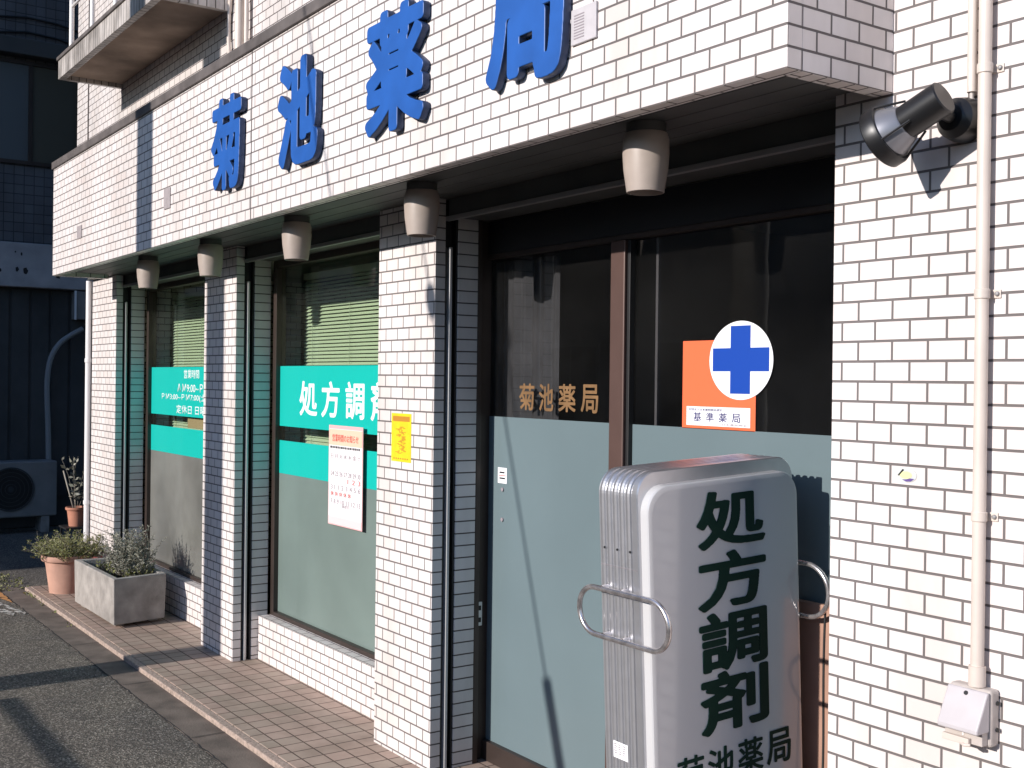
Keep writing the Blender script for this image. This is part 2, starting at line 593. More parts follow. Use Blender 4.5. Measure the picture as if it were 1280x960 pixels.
def text_front(name, body, x0, x1, z0, z1, y, m_, parent=None, offset=0.0, leading=1.0, th=0.0006):
    """flat lettering facing -Y, filling the given rectangle"""
    me = font_mesh(body, offset, 0.0, leading)
    me = fit_mesh(me, x1 - x0, z1 - z0)
    bm = bmesh.new(); bm.from_mesh(me)
    bmesh.ops.transform(bm, verts=bm.verts, matrix=Matrix.Translation(((x0 + x1) / 2, y, (z0 + z1) / 2)) @ Matrix.Rotation(math.pi / 2, 4, 'X'))
    bmesh.ops.remove_doubles(bm, verts=bm.verts, dist=1e-6)
    bmesh.ops.triangulate(bm, faces=bm.faces[:], ngon_method='EAR_CLIP')
    ex = bmesh.ops.extrude_face_region(bm, geom=bm.faces[:])
    bmesh.ops.translate(bm, verts=[g for g in ex['geom'] if isinstance(g, bmesh.types.BMVert)], vec=(0, -th, 0))
    bmesh.ops.recalc_face_normals(bm, faces=bm.faces)
    bm.to_mesh(me); bm.free()
    return link(name, me, m_, parent)


def edt(mask):
    N0, N1 = mask.shape
    g = np.full(mask.shape, 1e4)
    g[mask] = 0
    for i in range(1, N0):
        g[i] = np.minimum(g[i], g[i - 1] + 1)
    for i in range(N0 - 2, -1, -1):
        g[i] = np.minimum(g[i], g[i + 1] + 1)
    g2 = g * g
    out = np.full(mask.shape, 1e8)
    idx = np.arange(N1)
    for j in range(N1):
        out[:, j] = (g2 + (idx - j)[None, :] ** 2).min(1)
    return np.sqrt(out)


def rounded_glyph(ch, grow, N=230, extra=0.0):
    """outline loops (unit em, y up) of a glyph thickened by grow with round corners"""
    me = font_mesh(ch, res=4)
    me.calc_loop_triangles()
    co = np.array([v.co[:2] for v in me.vertices])
    lo, hi = -0.12, 1.12
    y0 = -0.24
    s_ = N / (hi - lo)
    P = np.stack([(co[:, 0] - lo) * s_, (co[:, 1] - y0) * s_], 1)
    mask = np.zeros((N, N), bool)
    for t in me.loop_triangles:
        a, b, c = P[t.vertices[0]], P[t.vertices[1]], P[t.vertices[2]]
        x0_, x1_ = int(max(0, math.floor(min(a[0], b[0], c[0])))), int(min(N - 1, math.ceil(max(a[0], b[0], c[0]))))
        y0_, y1_ = int(max(0, math.floor(min(a[1], b[1], c[1])))), int(min(N - 1, math.ceil(max(a[1], b[1], c[1]))))
        X, Y = np.meshgrid(np.arange(x0_, x1_ + 1), np.arange(y0_, y1_ + 1))
        d = (b[0] - a[0]) * (c[1] - a[1]) - (b[1] - a[1]) * (c[0] - a[0])
        if abs(d) < 1e-9:
            continue
        w1 = ((X - a[0]) * (c[1] - a[1]) - (Y - a[1]) * (c[0] - a[0])) / d
        w2 = ((b[0] - a[0]) * (Y - a[1]) - (b[1] - a[1]) * (X - a[0])) / d
        e = 1e-6
        mask[y0_:y1_ + 1, x0_:x1_ + 1] |= (w1 >= -e) & (w2 >= -e) & (w1 + w2 <= 1 + e)
    bpy.data.meshes.remove(me)
    sd = edt(mask) - edt(~mask)
    for _ in range(3):
        q = sd.copy()
        q[1:-1, 1:-1] = (sd[1:-1, 1:-1] * 4 + sd[:-2, 1:-1] + sd[2:, 1:-1] + sd[1:-1, :-2] + sd[1:-1, 2:]) / 8
        sd = q
    f = grow * s_ - sd
    # round again: distance of the grown shape, shrunk and regrown
    ins = f > 0
    F = f
    segs = {}
    A, B, C_, D = ins[:-1, :-1], ins[:-1, 1:], ins[1:, 1:], ins[1:, :-1]
    cells = np.argwhere(~((A & B & C_ & D) | (~A & ~B & ~C_ & ~D)))

    def ip(i0, j0, i1, j1):
        a, b = F[i0, j0], F[i1, j1]
        t = a / (a - b)
        return ((j0 + (j1 - j0) * t) / s_ + lo, (i0 + (i1 - i0) * t) / s_ + y0)
    pts = {}
    for i, j in cells:
        i = int(i); j = int(j)
        c = (ins[i, j], ins[i, j + 1], ins[i + 1, j + 1], ins[i + 1, j])
        E = [('h', i, j), ('v', i, j + 1), ('h', i + 1, j), ('v', i, j)]
        ends = [(i, j, i, j + 1), (i, j + 1, i + 1, j + 1), (i + 1, j + 1, i + 1, j), (i + 1, j, i, j)]
        cr = [k for k in range(4) if c[k] != c[(k + 1) % 4]]
        for k in cr:
            if E[k] not in pts:
                pts[E[k]] = ip(*ends[k])
        # walk with inside on the left
        outs = [k for k in cr if c[k]]       # leaving inside while going round
        ins_ = [k for k in cr if not c[k]]
        for k in outs:
            # pair with the previous crossing (going backwards)
            kk = k
            while True:
                kk = (kk - 1) % 4
                if kk in ins_:
                    break
            segs[E[k]] = E[kk]
    loops = []
    while segs:
        st = next(iter(segs))
        lp = []
        k = st
        while k in segs:
            lp.append(pts[k])
            k = segs.pop(k)
        if len(lp) > 14:
            loops.append(lp)
    return loops


def glyph_mesh(ch, grow, depth, bev, w, h, step=2):
    loops = rounded_glyph(ch, grow)
    xs = [p[0] for l in loops for p in l]
    ys = [p[1] for l in loops for p in l]
    cx, cy_ = (min(xs) + max(xs)) / 2, (min(ys) + max(ys)) / 2
    kx, ky = w / (max(xs) - min(xs)), h / (max(ys) - min(ys))
    cu = bpy.data.curves.new('g', 'CURVE')
    cu.dimensions = '2D'
    cu.fill_mode = 'BOTH'
    cu.extrude = depth / 2 - bev
    cu.bevel_depth = bev
    cu.bevel_resolution = 1
    for l in loops:
        l = l[::step]
        sp = cu.splines.new('POLY')
        sp.points.add(len(l) - 1)
        sp.points.foreach_set('co', [c for p in l for c in ((p[0] - cx) * kx, (p[1] - cy_) * ky, 0, 1)])
        sp.use_cyclic_u = True
    ob = bpy.data.objects.new('g', cu)
    COL.objects.link(ob)
    dg = bpy.context.evaluated_depsgraph_get()
    dg.update()
    me = bpy.data.meshes.new_from_object(ob.evaluated_get(dg))
    bpy.data.objects.remove(ob)
    bpy.data.curves.remove(cu)
    return me


RX90 = Matrix.Rotation(math.pi / 2, 4, 'X')
R_SIDE = Matrix.Rotation(math.pi / 2, 4, 'Z') @ RX90      # faces +X, reads along +Y

# ================================================================== SETTING
g = MB()
g.box(-120, 80, -80, 80, -0.6, -0.03)
tag(g.build('road', M['asphalt']), kind='structure')
g = MB()
g.box(-9.3, 6, -0.585, -0.425, -0.3, -0.026)
tag(g.build('gutter', M['gutter']), kind='structure')
q = MB()
rk = random.Random(5)
xk = -9.3
pk = []
while xk < 2.0:
    pk.append((xk, -0.588 + rk.uniform(-0.004, 0.004), rk.uniform(0.003, 0.009)))
    xk += rk.uniform(0.02, 0.06)
for a_, b_ in zip(pk[:-1], pk[1:]):
    q.face([(a_[0], a_[1] - a_[2] / 2, -0.0255), (b_[0], b_[1] - b_[2] / 2, -0.0255), (b_[0], b_[1] + b_[2] / 2, -0.0255), (a_[0], a_[1] + a_[2] / 2, -0.0255)])
for x0_ in (-8.0, -7.1, -6.05, -5.0, -3.9):
    q.face([(x0_, -0.584, -0.0222), (x0_ + 0.006, -0.584, -0.0222), (x0_ + 0.006, -0.426, -0.0222), (x0_, -0.426, -0.0222)])
tag(q.build('road_joint', M['pit'], recalc=False), kind='structure')
# porch: tiled step before the shop front
g = MB(uo=-4.804 - 0.1, vo=-0.118 - 0.1)
g.box(-9.12, 6, -0.385, 0.60, -0.3, 0.0)
g.box(-9.12, 6, -0.425, -0.385, -0.3, -0.002, mi=1)
tag(g.build('pavement', [M['porch'], M['porch_edge']], bevel=0.004), kind='structure')

# ================================================================== PHARMACY BUILDING
bld = empty('pharmacy_building', (-5, 1, 0), 'white tiled pharmacy building with blue lettering on its projecting fascia and teal window bands', 'building')
U0, V0 = -1.741, 0.0043

# main walls
w = MB(U0, V0)
w.box(-1.922, 5.0, 0.0, 0.30, 0.0, 9.0)
wall_r = w.build('wall', M['tile'], bld, bevel=0.003)
w = MB(U0, V0 + 0.02)
w.box(-9.45, -1.923, 0.0, 0.30, 2.40, 9.0)
w.box(-9.45, -9.15, 0.301, 8.0, 2.40, 9.0)
w.build('upper_wall', M['tile_upper'], bld, bevel=0.003)
w = MB(U0, V0)
w.box(-9.09, -8.80, 0.241, 8.0, 0.0, 2.39)
w.box(-9.4, 5.0, 7.9, 8.2, 0.0, 2.39)
w.box(4.7, 5.0, 0.31, 7.89, 0, 9.0)
w.box(-9.4, 4.69, 0.31, 8.1, 9.0, 9.2)
w.build('side_wall', M['tile_upper'], bld)
# vertical joint trim on the upper wall near its left end
w = MB(); w.box(-9.12, -9.10, -0.006, -0.001, 3.07, 9.0)
w.build('joint_trim', M['coping'], bld)

# projecting fascia (canopy)
FX0, FX1, FY, FZ0, FZ1 = -8.557, -1.747, -0.38, 2.306, 3.066
f = MB(U0 - 0.05, 0.0062)
f.box(FX0, FX1, FY, FY + 0.05, FZ0, FZ1)
for fc in f.bm.faces:
    fc.normal_update()
    if abs(fc.normal.x) > 0.9:
        f.uvs(fc, FY, 0.0062)
fx = f.build('canopy_fascia', M['tile'], bld, bevel=0.002)
f = MB(FY - 0.0, 0.0062)
f.box(FX1 - 0.05, FX1 - 0.0005, FY + 0.0505, -0.001, FZ0, FZ1)
f.box(FX0, FX0 + 0.05, FY + 0.0505, -0.001, FZ0, FZ1)
f.build('canopy_side', M['tile'], bld, bevel=0.002)
c = MB()
c.box(FX0 - 0.012, FX1 + 0.012, FY - 0.012, -0.001, FZ1 + 0.0005, FZ1 + 0.05)
c.build('coping', M['coping'], bld, bevel=0.003)
# dark movement joint down the fascia
c = MB(); c.box(-4.880, -4.872, FY - 0.0015, FY + 0.01, FZ0 + 0.004, FZ1)
c.build('movement_joint', M['coping'], bld)
# soffit boards with seams
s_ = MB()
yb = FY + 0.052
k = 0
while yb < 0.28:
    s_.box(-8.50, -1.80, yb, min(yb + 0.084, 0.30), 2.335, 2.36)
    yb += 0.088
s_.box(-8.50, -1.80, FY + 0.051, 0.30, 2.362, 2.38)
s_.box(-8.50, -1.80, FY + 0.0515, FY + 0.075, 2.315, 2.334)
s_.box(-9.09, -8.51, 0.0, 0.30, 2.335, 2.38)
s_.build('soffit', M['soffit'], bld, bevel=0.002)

# pillars: tiled front, black shutter slot with aluminium rail, tiled return
PXS = [(-4.4396, -3.9615), (-6.62, -6.116), (-9.09, -8.453)]
for i, (a, b) in enumerate(PXS):
    pv = 0.014 if i == 0 else 0.012 + 0.011 * i
    p = MB(b - 0.5 - 0.008, pv)
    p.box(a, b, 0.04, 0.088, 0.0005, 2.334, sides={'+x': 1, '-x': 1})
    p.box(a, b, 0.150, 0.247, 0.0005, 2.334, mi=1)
    pil = p.build('pillar', [M['tile'], M['tile_jamb']], bld, bevel=0.002)
    q = MB(); q.box(a + 0.03, b - 0.035, 0.0885, 0.1495, 0.0005, 2.334)
    q.box(a + 0.02, b - 0.006, 0.0885, 0.0945, 0.0005, 2.30)
    q.box(a + 0.02, b - 0.006, 0.1405, 0.1495, 0.0005, 2.30)
    q.build('shutter_slot', M['black'], pil)
    q = MB(); q.box(b - 0.034, b + 0.003, 0.107, 0.120, 0.0008, 2.14)
    q.build('shutter_rail', M['alu_pale'], pil, bevel=0.002)
    if i < 2:
        q = MB(); q.box(a + 0.004, a + 0.029, 0.108, 0.118, 0.0008, 2.14)
        q.build('shutter_rail', M['alu'], pil, bevel=0.002)

# lintel and shutter head rail over all openings
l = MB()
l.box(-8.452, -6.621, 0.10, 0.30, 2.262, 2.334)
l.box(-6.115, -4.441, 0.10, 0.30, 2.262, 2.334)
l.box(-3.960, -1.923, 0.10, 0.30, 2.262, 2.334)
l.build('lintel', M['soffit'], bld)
l = MB()
l.box(-8.452, -6.621, 0.085, 0.104, 2.243, 2.2615)
l.box(-6.115, -4.441, 0.085, 0.104, 2.243, 2.2615)
l.box(-3.960, -1.923, 0.085, 0.104, 2.243, 2.2615)
l.build('shutter_head_rail', M['alu'], bld, bevel=0.002)

# low walls under the windows
for (a, b) in ((-6.112, -4.4405), (-8.451, -6.6205)):
    q = MB(-6.9, -0.003)
    q.box(a, b, 0.190, 0.262, 0.0005, 0.247)
    lw = q.build('low_wall', M['tile'], bld, bevel=0.003)
    q = MB(); q.box(a, b, 0.2625, 0.30, 0.20, 0.238)
    q.build('sill', M['bronze'], lw, bevel=0.003)


# windows
def window(x0, x1, blind_x0, blind_x1, film, labels, wt):
    win = MB()
    win.box(x0, x0 + 0.045, 0.262, 0.32, 0.239, 2.262)
    win.box(x1 - 0.045, x1, 0.262, 0.32, 0.239, 2.262)
    win.box(x0 + 0.0455, x1 - 0.0455, 0.262, 0.32, 0.239, 0.268)
    win.box(x0 + 0.0455, x1 - 0.0455, 0.262, 0.32, 2.225, 2.262)
    wo = win.build('window', M['bronze'], bld, bevel=0.002)
    gx0, gx1 = x0 + 0.046, x1 - 0.046
    q = MB(); q.box(gx0, gx1, 0.293, 0.299, 0.269, 2.224)
    q.build('pane', M['glass_win'], wo)
    q = MB(); q.box(gx0, gx1, 0.2895, 0.2925, 0.269, 1.056)
    q.build('frosted_film', film, wo)
    q = MB(); q.box(gx0, gx1, 0.2893, 0.2923, 1.325, 1.664)
    q.build('teal_band', M['teal'], wo)
    q = MB(); q.box(gx0, gx1, 0.2893, 0.2923, 1.0565, 1.243)
    q.build('teal_band', M['teal'], wo)
    # venetian blind behind the glass
    q = MB()
    z = 0.45
    while z < 2.16:
        q.face([(blind_x0, 0.445, z - 0.009), (blind_x1, 0.445, z - 0.009), (blind_x1, 0.462, z + 0.008), (blind_x0, 0.462, z + 0.008)])
        z += 0.0205
    for xx in np.linspace(blind_x0 + 0.12, blind_x1 - 0.12, 4):
        q.box(xx, xx + 0.003, 0.4405, 0.4425, 0.44, 2.16)
    q.box(blind_x0, blind_x1, 0.44, 0.47, 2.165, 2.20)
    q.build('blind', M['blind'], wo, recalc=False)
    return wo


w1 = window(-6.116, -4.441, -6.10, -4.46, M['film_win'], None, None)
w2 = window(-8.452, -6.621, -8.42, -6.66, M['film_back'], None, None)
LY = 0.2890
for ch, a, b in (('処', -5.805, -5.580), ('方', -5.527, -5.315), ('調', -5.248, -5.040), ('剤', -4.972, -4.760)):
    me = glyph_mesh(ch, 0.022, 0.0012, 0.0, b - a, 0.190, step=3)
    me.transform(Matrix.Translation(((a + b) / 2, LY, 1.487)) @ RX90)
    o = link('window_lettering', me, M['white_vinyl'], w1)
text_front('window_lettering', '営業時間', -7.70, -7.40, 1.585, 1.645, LY, M['white_vinyl'], w2, offset=0.004)
text_front('window_lettering', 'ＡＭ9:00~ＰＭ12:30', -7.83, -6.98, 1.492, 1.548, LY, M['white_vinyl'], w2, offset=0.004)
text_front('window_lettering', 'ＰＭ3:00~ＰＭ7:00(土曜ＰＭ5:00)', -8.165, -6.78, 1.425, 1.482, LY, M['white_vinyl'], w2, offset=0.004)
text_front('window_lettering', '定休日 日曜・祝日', -7.85, -6.95, 1.342, 1.402, LY, M['white_vinyl'], w2, offset=0.004)
# things seen through the clear gap between the teal bands
q = MB(); q.box(-7.75, -7.22, 0.335, 0.43, 1.245, 1.312)
cream = q.build('shelf_box', mat('tan_card', (0.55, 0.33, 0.2), 0.8), None, bevel=0.003)
tag(cream, 'tan box seen between the teal bands of the left window', 'box')

# entrance
DY = 0.34
dr = MB()
dr.box(-4.06, -3.998, 0.272, 0.345, 0.0006, 2.262)          # left jamb
dr.box(-3.9955, -3.9615, 0.2475, 0.2715, 0.0006, 2.262)
dr.box(-3.997, -1.925, 0.315, 0.365, 2.105, 2.125)         # head
dr.box(-3.997, -1.925, 0.315, 0.365, 0.0006, 0.082)         # bottom rail
door = dr.build('door', M['bronze'], bld, bevel=0.003)
q = MB(); q.box(-3.997, -1.925, 0.320, 0.365, 2.1255, 2.2615)
q.build('head_panel', M['black'], door)
q = MB(); q.box(-3.176, -3.098, 0.305, 0.352, 0.083, 2.104)
q.build('stile', M['stile'], door, bevel=0.004)
q = MB(); q.box(-3.0975, -3.082, 0.318, 0.352, 0.083, 2.104)
q.build('inner_stile', M['black'], door, bevel=0.002)
q = MB(); q.box(-2.983, -2.971, 0.352, 0.366, 0.0825, 2.104)
q.build('reflection_strip', M['alu'], door)  # thin grey strip standing in for a reflection line in the glass
q = MB(); q.box(-3.9965, -3.1765, 0.339, 0.345, 0.083, 2.104)
q.build('pane', M['glass_door'], door)
q = MB(); q.box(-3.0815, -1.9255, 0.341, 0.347, 0.083, 2.104)
q.build('pane', M['glass_door'], door)
q = MB(); q.box(-3.9965, -3.1765, 0.3355, 0.3385, 0.083, 1.446)
q.build('frosted_film', M['film_door'], door)
q = MB(); q.box(-3.0815, -1.9255, 0.3375, 0.3405, 0.083, 1.446)
q.build('frosted_film', M['film_door'], door)
q = MB(); q.box(-3.9975, -3.990, 0.281, 0.306, 0.565, 0.665)
q.box(-3.9898, -3.988, 0.288, 0.300, 0.580, 0.600, mi=1)
q.box(-3.9898, -3.988, 0.288, 0.300, 0.630, 0.650, mi=1)
q.build('lock_plate', [M['silver'], M['black']], door, bevel=0.001)
q = MB()
q.lathe([(0, 0), (0.008, 0), (0.008, 0.006), (0, 0.007)], (-3.888, 0.3355, 1.145), (0, -1, 0), 16)
q.lathe([(0, 0), (0.008, 0), (0.008, 0.006), (0, 0.007)], (-3.888, 0.3355, 1.020), (0, -1, 0), 16)
q.build('screw_cap', M['grey_print'], door)
for ch, a, b in (('菊', -3.784, -3.679), ('池', -3.648, -3.554), ('薬', -3.520, -3.413), ('局', -3.380, -3.277)):
    me = glyph_mesh(ch, 0.020, 0.001, 0.0, b - a, 0.108, step=3)
    me.transform(Matrix.Translation(((a + b) / 2, 0.3382, 1.532)) @ RX90)
    link('gold_lettering', me, M['gold'], door)

# dim room behind the glass
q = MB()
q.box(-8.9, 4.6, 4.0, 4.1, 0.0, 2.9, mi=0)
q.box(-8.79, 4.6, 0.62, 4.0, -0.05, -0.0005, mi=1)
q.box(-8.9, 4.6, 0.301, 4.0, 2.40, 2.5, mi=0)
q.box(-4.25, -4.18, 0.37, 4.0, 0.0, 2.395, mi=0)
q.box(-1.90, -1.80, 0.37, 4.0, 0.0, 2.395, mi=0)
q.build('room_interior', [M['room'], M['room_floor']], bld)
q = MB()
cx0, cx1 = -4.10, -3.60
N = 40
for i in range(N):
    xa = cx0 + (cx1 - cx0) * i / N; xb = cx0 + (cx1 - cx0) * (i + 1) / N
    ya = 0.40 + 0.007 * math.sin(i * 1.1); yb_ = 0.40 + 0.007 * math.sin((i + 1) * 1.1)
    q.face([(xa, ya, 0.05), (xb, yb_, 0.05), (xb, yb_, 2.1), (xa, ya, 2.1)], smooth=True)
q.build('curtain', M['curtain'], bld, recalc=False)

# balcony on the upper floor
bal = MB(0, 0.0)
BX0, BX1, BYF, BZ = -8.20, -6.15, -0.385, 3.662
bal.box(BX0, BX1, BYF, -0.002, BZ, BZ + 0.10)
bo = bal.build('balcony', M['balc_soffit'], bld, bevel=0.004)
q = MB(0, 3.0)
q.box(BX0 - 0.04, BX1 + 0.04, BYF - 0.045, BYF - 0.001, BZ - 0.028, BZ + 0.10)
q.box(BX0 - 0.04, BX0 - 0.001, BYF - 0.0005, -0.002, BZ - 0.028, BZ + 0.10)
q.box(BX1 + 0.001, BX1 + 0.04, BYF - 0.0005, -0.002, BZ - 0.028, BZ + 0.10)
q.build('balcony_edge', tile_mat('balcony_edge_tile', (0.62, 0.57, 0.53), (0.54, 0.50, 0.47), (0.07, 0.06, 0.055), bw=0.05, rh=0.3,
                                 off=0.0, stain=0.55, stainscale=4.0), bo, bevel=0.003)
q = MB()
q.box(BX0 - 0.05, BX1 + 0.05, BYF - 0.055, BYF + 0.03, BZ + 0.1005, BZ + 0.125)
q.build('balcony_coping', M['coping'], bo, bevel=0.003)
q = MB()
px_ = BX0 + 0.18
while px_ < BX1 - 0.05:
    q.tube([(px_, BYF - 0.012, BZ + 0.126), (px_, BYF - 0.012, BZ + 1.05)], 0.016, 12)
    px_ += 0.52
q.tube([(BX0, BYF - 0.012, BZ + 1.06), (BX1, BYF - 0.012, BZ + 1.06)], 0.019, 12)
q.tube([(BX0 + 0.18, BYF - 0.012, BZ + 0.42), (BX1, BYF - 0.012, BZ + 0.42)], 0.009, 10)
q.build('railing', M['white_paint'], bo)

# ---- rainwater and cable pipes on the building
t = MB()
t.tube([(-9.12, 0.020, 0.02), (-9.12, 0.020, 2.33)], 0.022, 16)
for zz in (0.6, 1.7):
    t.lathe([(0.022, 0), (0.027, 0), (0.027, 0.03), (0.022, 0.03)], (-9.12, 0.02, zz), (0, 0, 1), 16)
t.build('downpipe', M['white_paint'], bld)
t = MB()
for dx, r_, x_top in ((0.0, 0.026, 0.0), (0.10, 0.012, 0.06)):
    t.tube([(-5.93 + dx, -0.032, 3.10), (-5.93 + dx, -0.032, 4.6)], r_, 14)
pts = []
for i in range(15):
    u = i / 14
    pts.append((-6.02 - 0.10 * math.sin(u * math.pi * 0.75) , -0.02, 3.12 + 0.62 * u))
t.tube(pts, 0.011, 10)
pts = [(-5.90 + 0.05 * math.sin(u / 12 * math.pi), -0.02, 3.12 + 0.8 * u / 12) for u in range(13)]
t.tube(pts, 0.010, 10)
t.build('drain_pipes', M['cream'], bld)

# ================================================================== SIGN LETTERS
for ch, a, b, lab in (('菊', -5.299, -4.925, 'blue raised character 菊, first and farthest left of the four on the white tiled fascia'),
                      ('池', -4.513, -4.125, 'blue raised character 池, second of the four on the white tiled fascia'),
                      ('薬', -3.719, -3.305, 'blue raised character 薬, third of the four on the white tiled fascia'),
                      ('局', -2.924, -2.533, 'blue raised character 局, last of the four and cut by the top of the photo')):
    D = 0.028
    cxm = (a + b) / 2
    me = glyph_mesh(ch, {'菊': 0.030, '池': 0.042, '薬': 0.033, '局': 0.040}[ch], D, 0.003, b - a, 0.432)
    me.transform(RX90)
    me.materials.append(M['blue']); me.materials.append(M['blue_shaded_side'])
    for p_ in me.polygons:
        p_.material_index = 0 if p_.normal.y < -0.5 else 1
    o = link('sign_letter', me, [M['blue'], M['blue_shaded_side']])
    o.location = (cxm, -0.398, 2.685)
    tag(o, lab, 'sign letter', 'blue characters of the shop name on the fascia')
    # stand-off studs behind each character
    q = MB()
    for dx, dz in ((-0.12, 0.12), (0.12, 0.12), (-0.12, -0.12), (0.12, -0.12)):
        q = MB()
        q.tube([(cxm + dx, -0.386, 2.685 + dz), (cxm + dx, -0.3795, 2.685 + dz)], 0.006, 8)
        q.build('stud', M['black'], o)

# ================================================================== DOWNLIGHTS
def downlight(x, y, label, first=[None]):
    if first[0] is None:
        e = empty('downlight', (x, y, 2.335), label, 'lamp', 'beige can downlights under the soffit')
        q = MB()
        q.lathe([(0.0, 0), (0.058, 0), (0.058, -0.028), (0.0, -0.028)], (0, 0, 0), (0, 0, 1), 40)
        b_ = q.build('base', M['soffit'], None, bevel=0.002)
        q = MB()
        q.lathe([(0.0, -0.0285), (0.060, -0.0285), (0.066, -0.045), (0.067, -0.085), (0.064, -0.13), (0.058, -0.17), (0.054, -0.196),
                 (0.0525, -0.197), (0.050, -0.197), (0.050, -0.19), (0.054, -0.15), (0.056, -0.10), (0.0, -0.09)], (0, 0, 0), (0, 0, 1), 48)
        s2 = q.build('lamp_shade', M['can'], None)
        q = MB()
        q.lathe([(0, -0.0905), (0.03, -0.0905), (0.034, -0.12), (0.028, -0.15), (0, -0.16)], (0, 0, 0), (0, 0, 1), 24)
        s3 = q.build('bulb', M['white_paint'], None)
        for o in (b_, s2, s3):
            o.parent = e
        first[0] = e
        return e
    e0 = first[0]
    e = e0.copy(); COL.objects.link(e)
    e.location = (x, y, 2.335)
    tag(e, label)
    for ch in list(e0.children):
        c2 = ch.copy(); COL.objects.link(c2); c2.parent = e
    return e


downlight(-2.455, -0.17, 'beige can downlight under the soffit above the entrance door, nearest and largest of the five')
downlight(-3.717, -0.17, 'beige can downlight under the soffit before the pillar with the yellow sticker')
downlight(-4.845, -0.17, 'beige can downlight under the soffit before the middle of the poster window')
downlight(-5.955, -0.17, 'beige can downlight under the soffit before the pillar crossed by the pole shadow')
downlight(-7.035, -0.17, 'beige can downlight under the soffit before the farthest window, smallest and leftmost of the five')

# ================================================================== WALL THINGS
# conduit
cd = empty('conduit', (-1.487, -0.02, 0.9), 'long cream vertical conduit pipe clipped to the right tiled wall above the outlet box', 'pipe')
t = MB(); t.tube([(-1.487, -0.024, 0.925), (-1.487, -0.024, 4.0)], 0.0145, 20)
t.build('tube', M['cream'], cd)
t = MB(); t.lathe([(0.0146, 0), (0.0185, 0), (0.0185, 0.045), (0.0146, 0.045)], (-1.487, -0.024, 0.9255), (0, 0, 1), 20)
t.build('coupling', M['cream'], cd)
for zz in (1.305, 1.803, 2.307):
    t = MB()
    t.lathe([(0.0150, 0), (0.0172, 0), (0.0172, 0.022), (0.0150, 0.022)], (-1.487, -0.024, zz - 0.011), (0, 0, 1), 20)
    t.box(-1.520, -1.454, -0.004, -0.0005, zz - 0.010, zz + 0.010)
    t.lathe([(0, 0), (0.006, 0), (0.005, 0.005), (0, 0.006)], (-1.462, -0.004, zz), (0, -1, 0), 12, mi=1)
    t.lathe([(0, 0), (0.006, 0), (0.005, 0.005), (0, 0.006)], (-1.512, -0.004, zz), (0, -1, 0), 12, mi=1)
    t.build('pipe_clip', [M['cream'], M['alu']], cd, bevel=0.0015)
c2 = empty('short_conduit', (-1.512, -0.02, 2.25), 'short thin cream conduit ending above the spotlight beside the long pipe', 'pipe')
t = MB(); t.tube([(-1.523, -0.018, 2.262), (-1.523, -0.018, 4.0)], 0.0105, 16)
t.build('tube', M['cream'], c2)
t = MB()
t.tube([(-1.523, -0.018, 2.262), (-1.523, -0.018, 2.245), (-1.516, -0.016, 2.225), (-1.514, -0.012, 2.20)], 0.005, 10)
t.build('cable', M['cream_dark'], c2)

# outlet box
ob_ = empty('outlet_box', (-1.50, 0, 0.82), 'grey weatherproof outlet box with sloping flap at the foot of the cream pipe', 'socket')
BXc = -1.497
q = MB(); q.box(BXc - 0.052, BXc + 0.052, -0.036, -0.0005, 0.797, 0.924)
q.build('back_box', M['cream_dark'], ob_, bevel=0.008, seg=3)
q = MB()
def prism(mb, prof, x0, x1, mi=0):
    A = [mb.bm.verts.new((x0, y, z)) for y, z in prof]
    B = [mb.bm.verts.new((x1, y, z)) for y, z in prof]
    mb.bm.faces.new(A).material_index = mi
    mb.bm.faces.new(B[::-1]).material_index = mi
    for i in range(len(prof)):
        j = (i + 1) % len(prof)
        mb.bm.faces.new((A[i], B[i], B[j], A[j])).material_index = mi
prism(q, [(-0.0365, 0.920), (-0.045, 0.920), (-0.084, 0.842), (-0.084, 0.832), (-0.0365, 0.832)], BXc - 0.050, BXc + 0.050)
q.build('flap', mat('pale_box_flap', (0.52, 0.485, 0.49), 0.45, noise=0.05, nscale=20), ob_, bevel=0.004, seg=3)
q = MB(); q.box(BXc - 0.046, BXc + 0.046, -0.058, -0.0366, 0.803, 0.8315)
q.box(BXc - 0.002, BXc + 0.002, -0.0600, -0.0581, 0.818, 0.8315, mi=1)
q.build('socket_plate', [M['cream_dark'], M['white_paint']], ob_, bevel=0.003)
q = MB(); q.box(BXc - 0.046, BXc + 0.020, -0.070, -0.0590, 0.8015, 0.816)
q.tube([(BXc + 0.0, -0.0665, 0.8030), (BXc + 0.012, -0.074, 0.802), (BXc + 0.024, -0.068, 0.803)], 0.004, 8)
q.build('latch', M['cream'], ob_, bevel=0.003)
q = MB()
q.lathe([(0, 0), (0.005, 0), (0.005, 0.002), (0, 0.002)], (BXc + 0.0, -0.0495, 0.911), (0, -0.894, 0.447), 12)
q.build('lock_hole', M['black'], ob_)
q = MB()
for zz in (0.894, 0.835):
    q.lathe([(0, 0), (0.005, 0), (0.005, 0.004), (0, 0.005)], (BXc + 0.0522, -0.012, zz), (1, 0, 0), 10)
q.build('screw', M['black'], ob_)

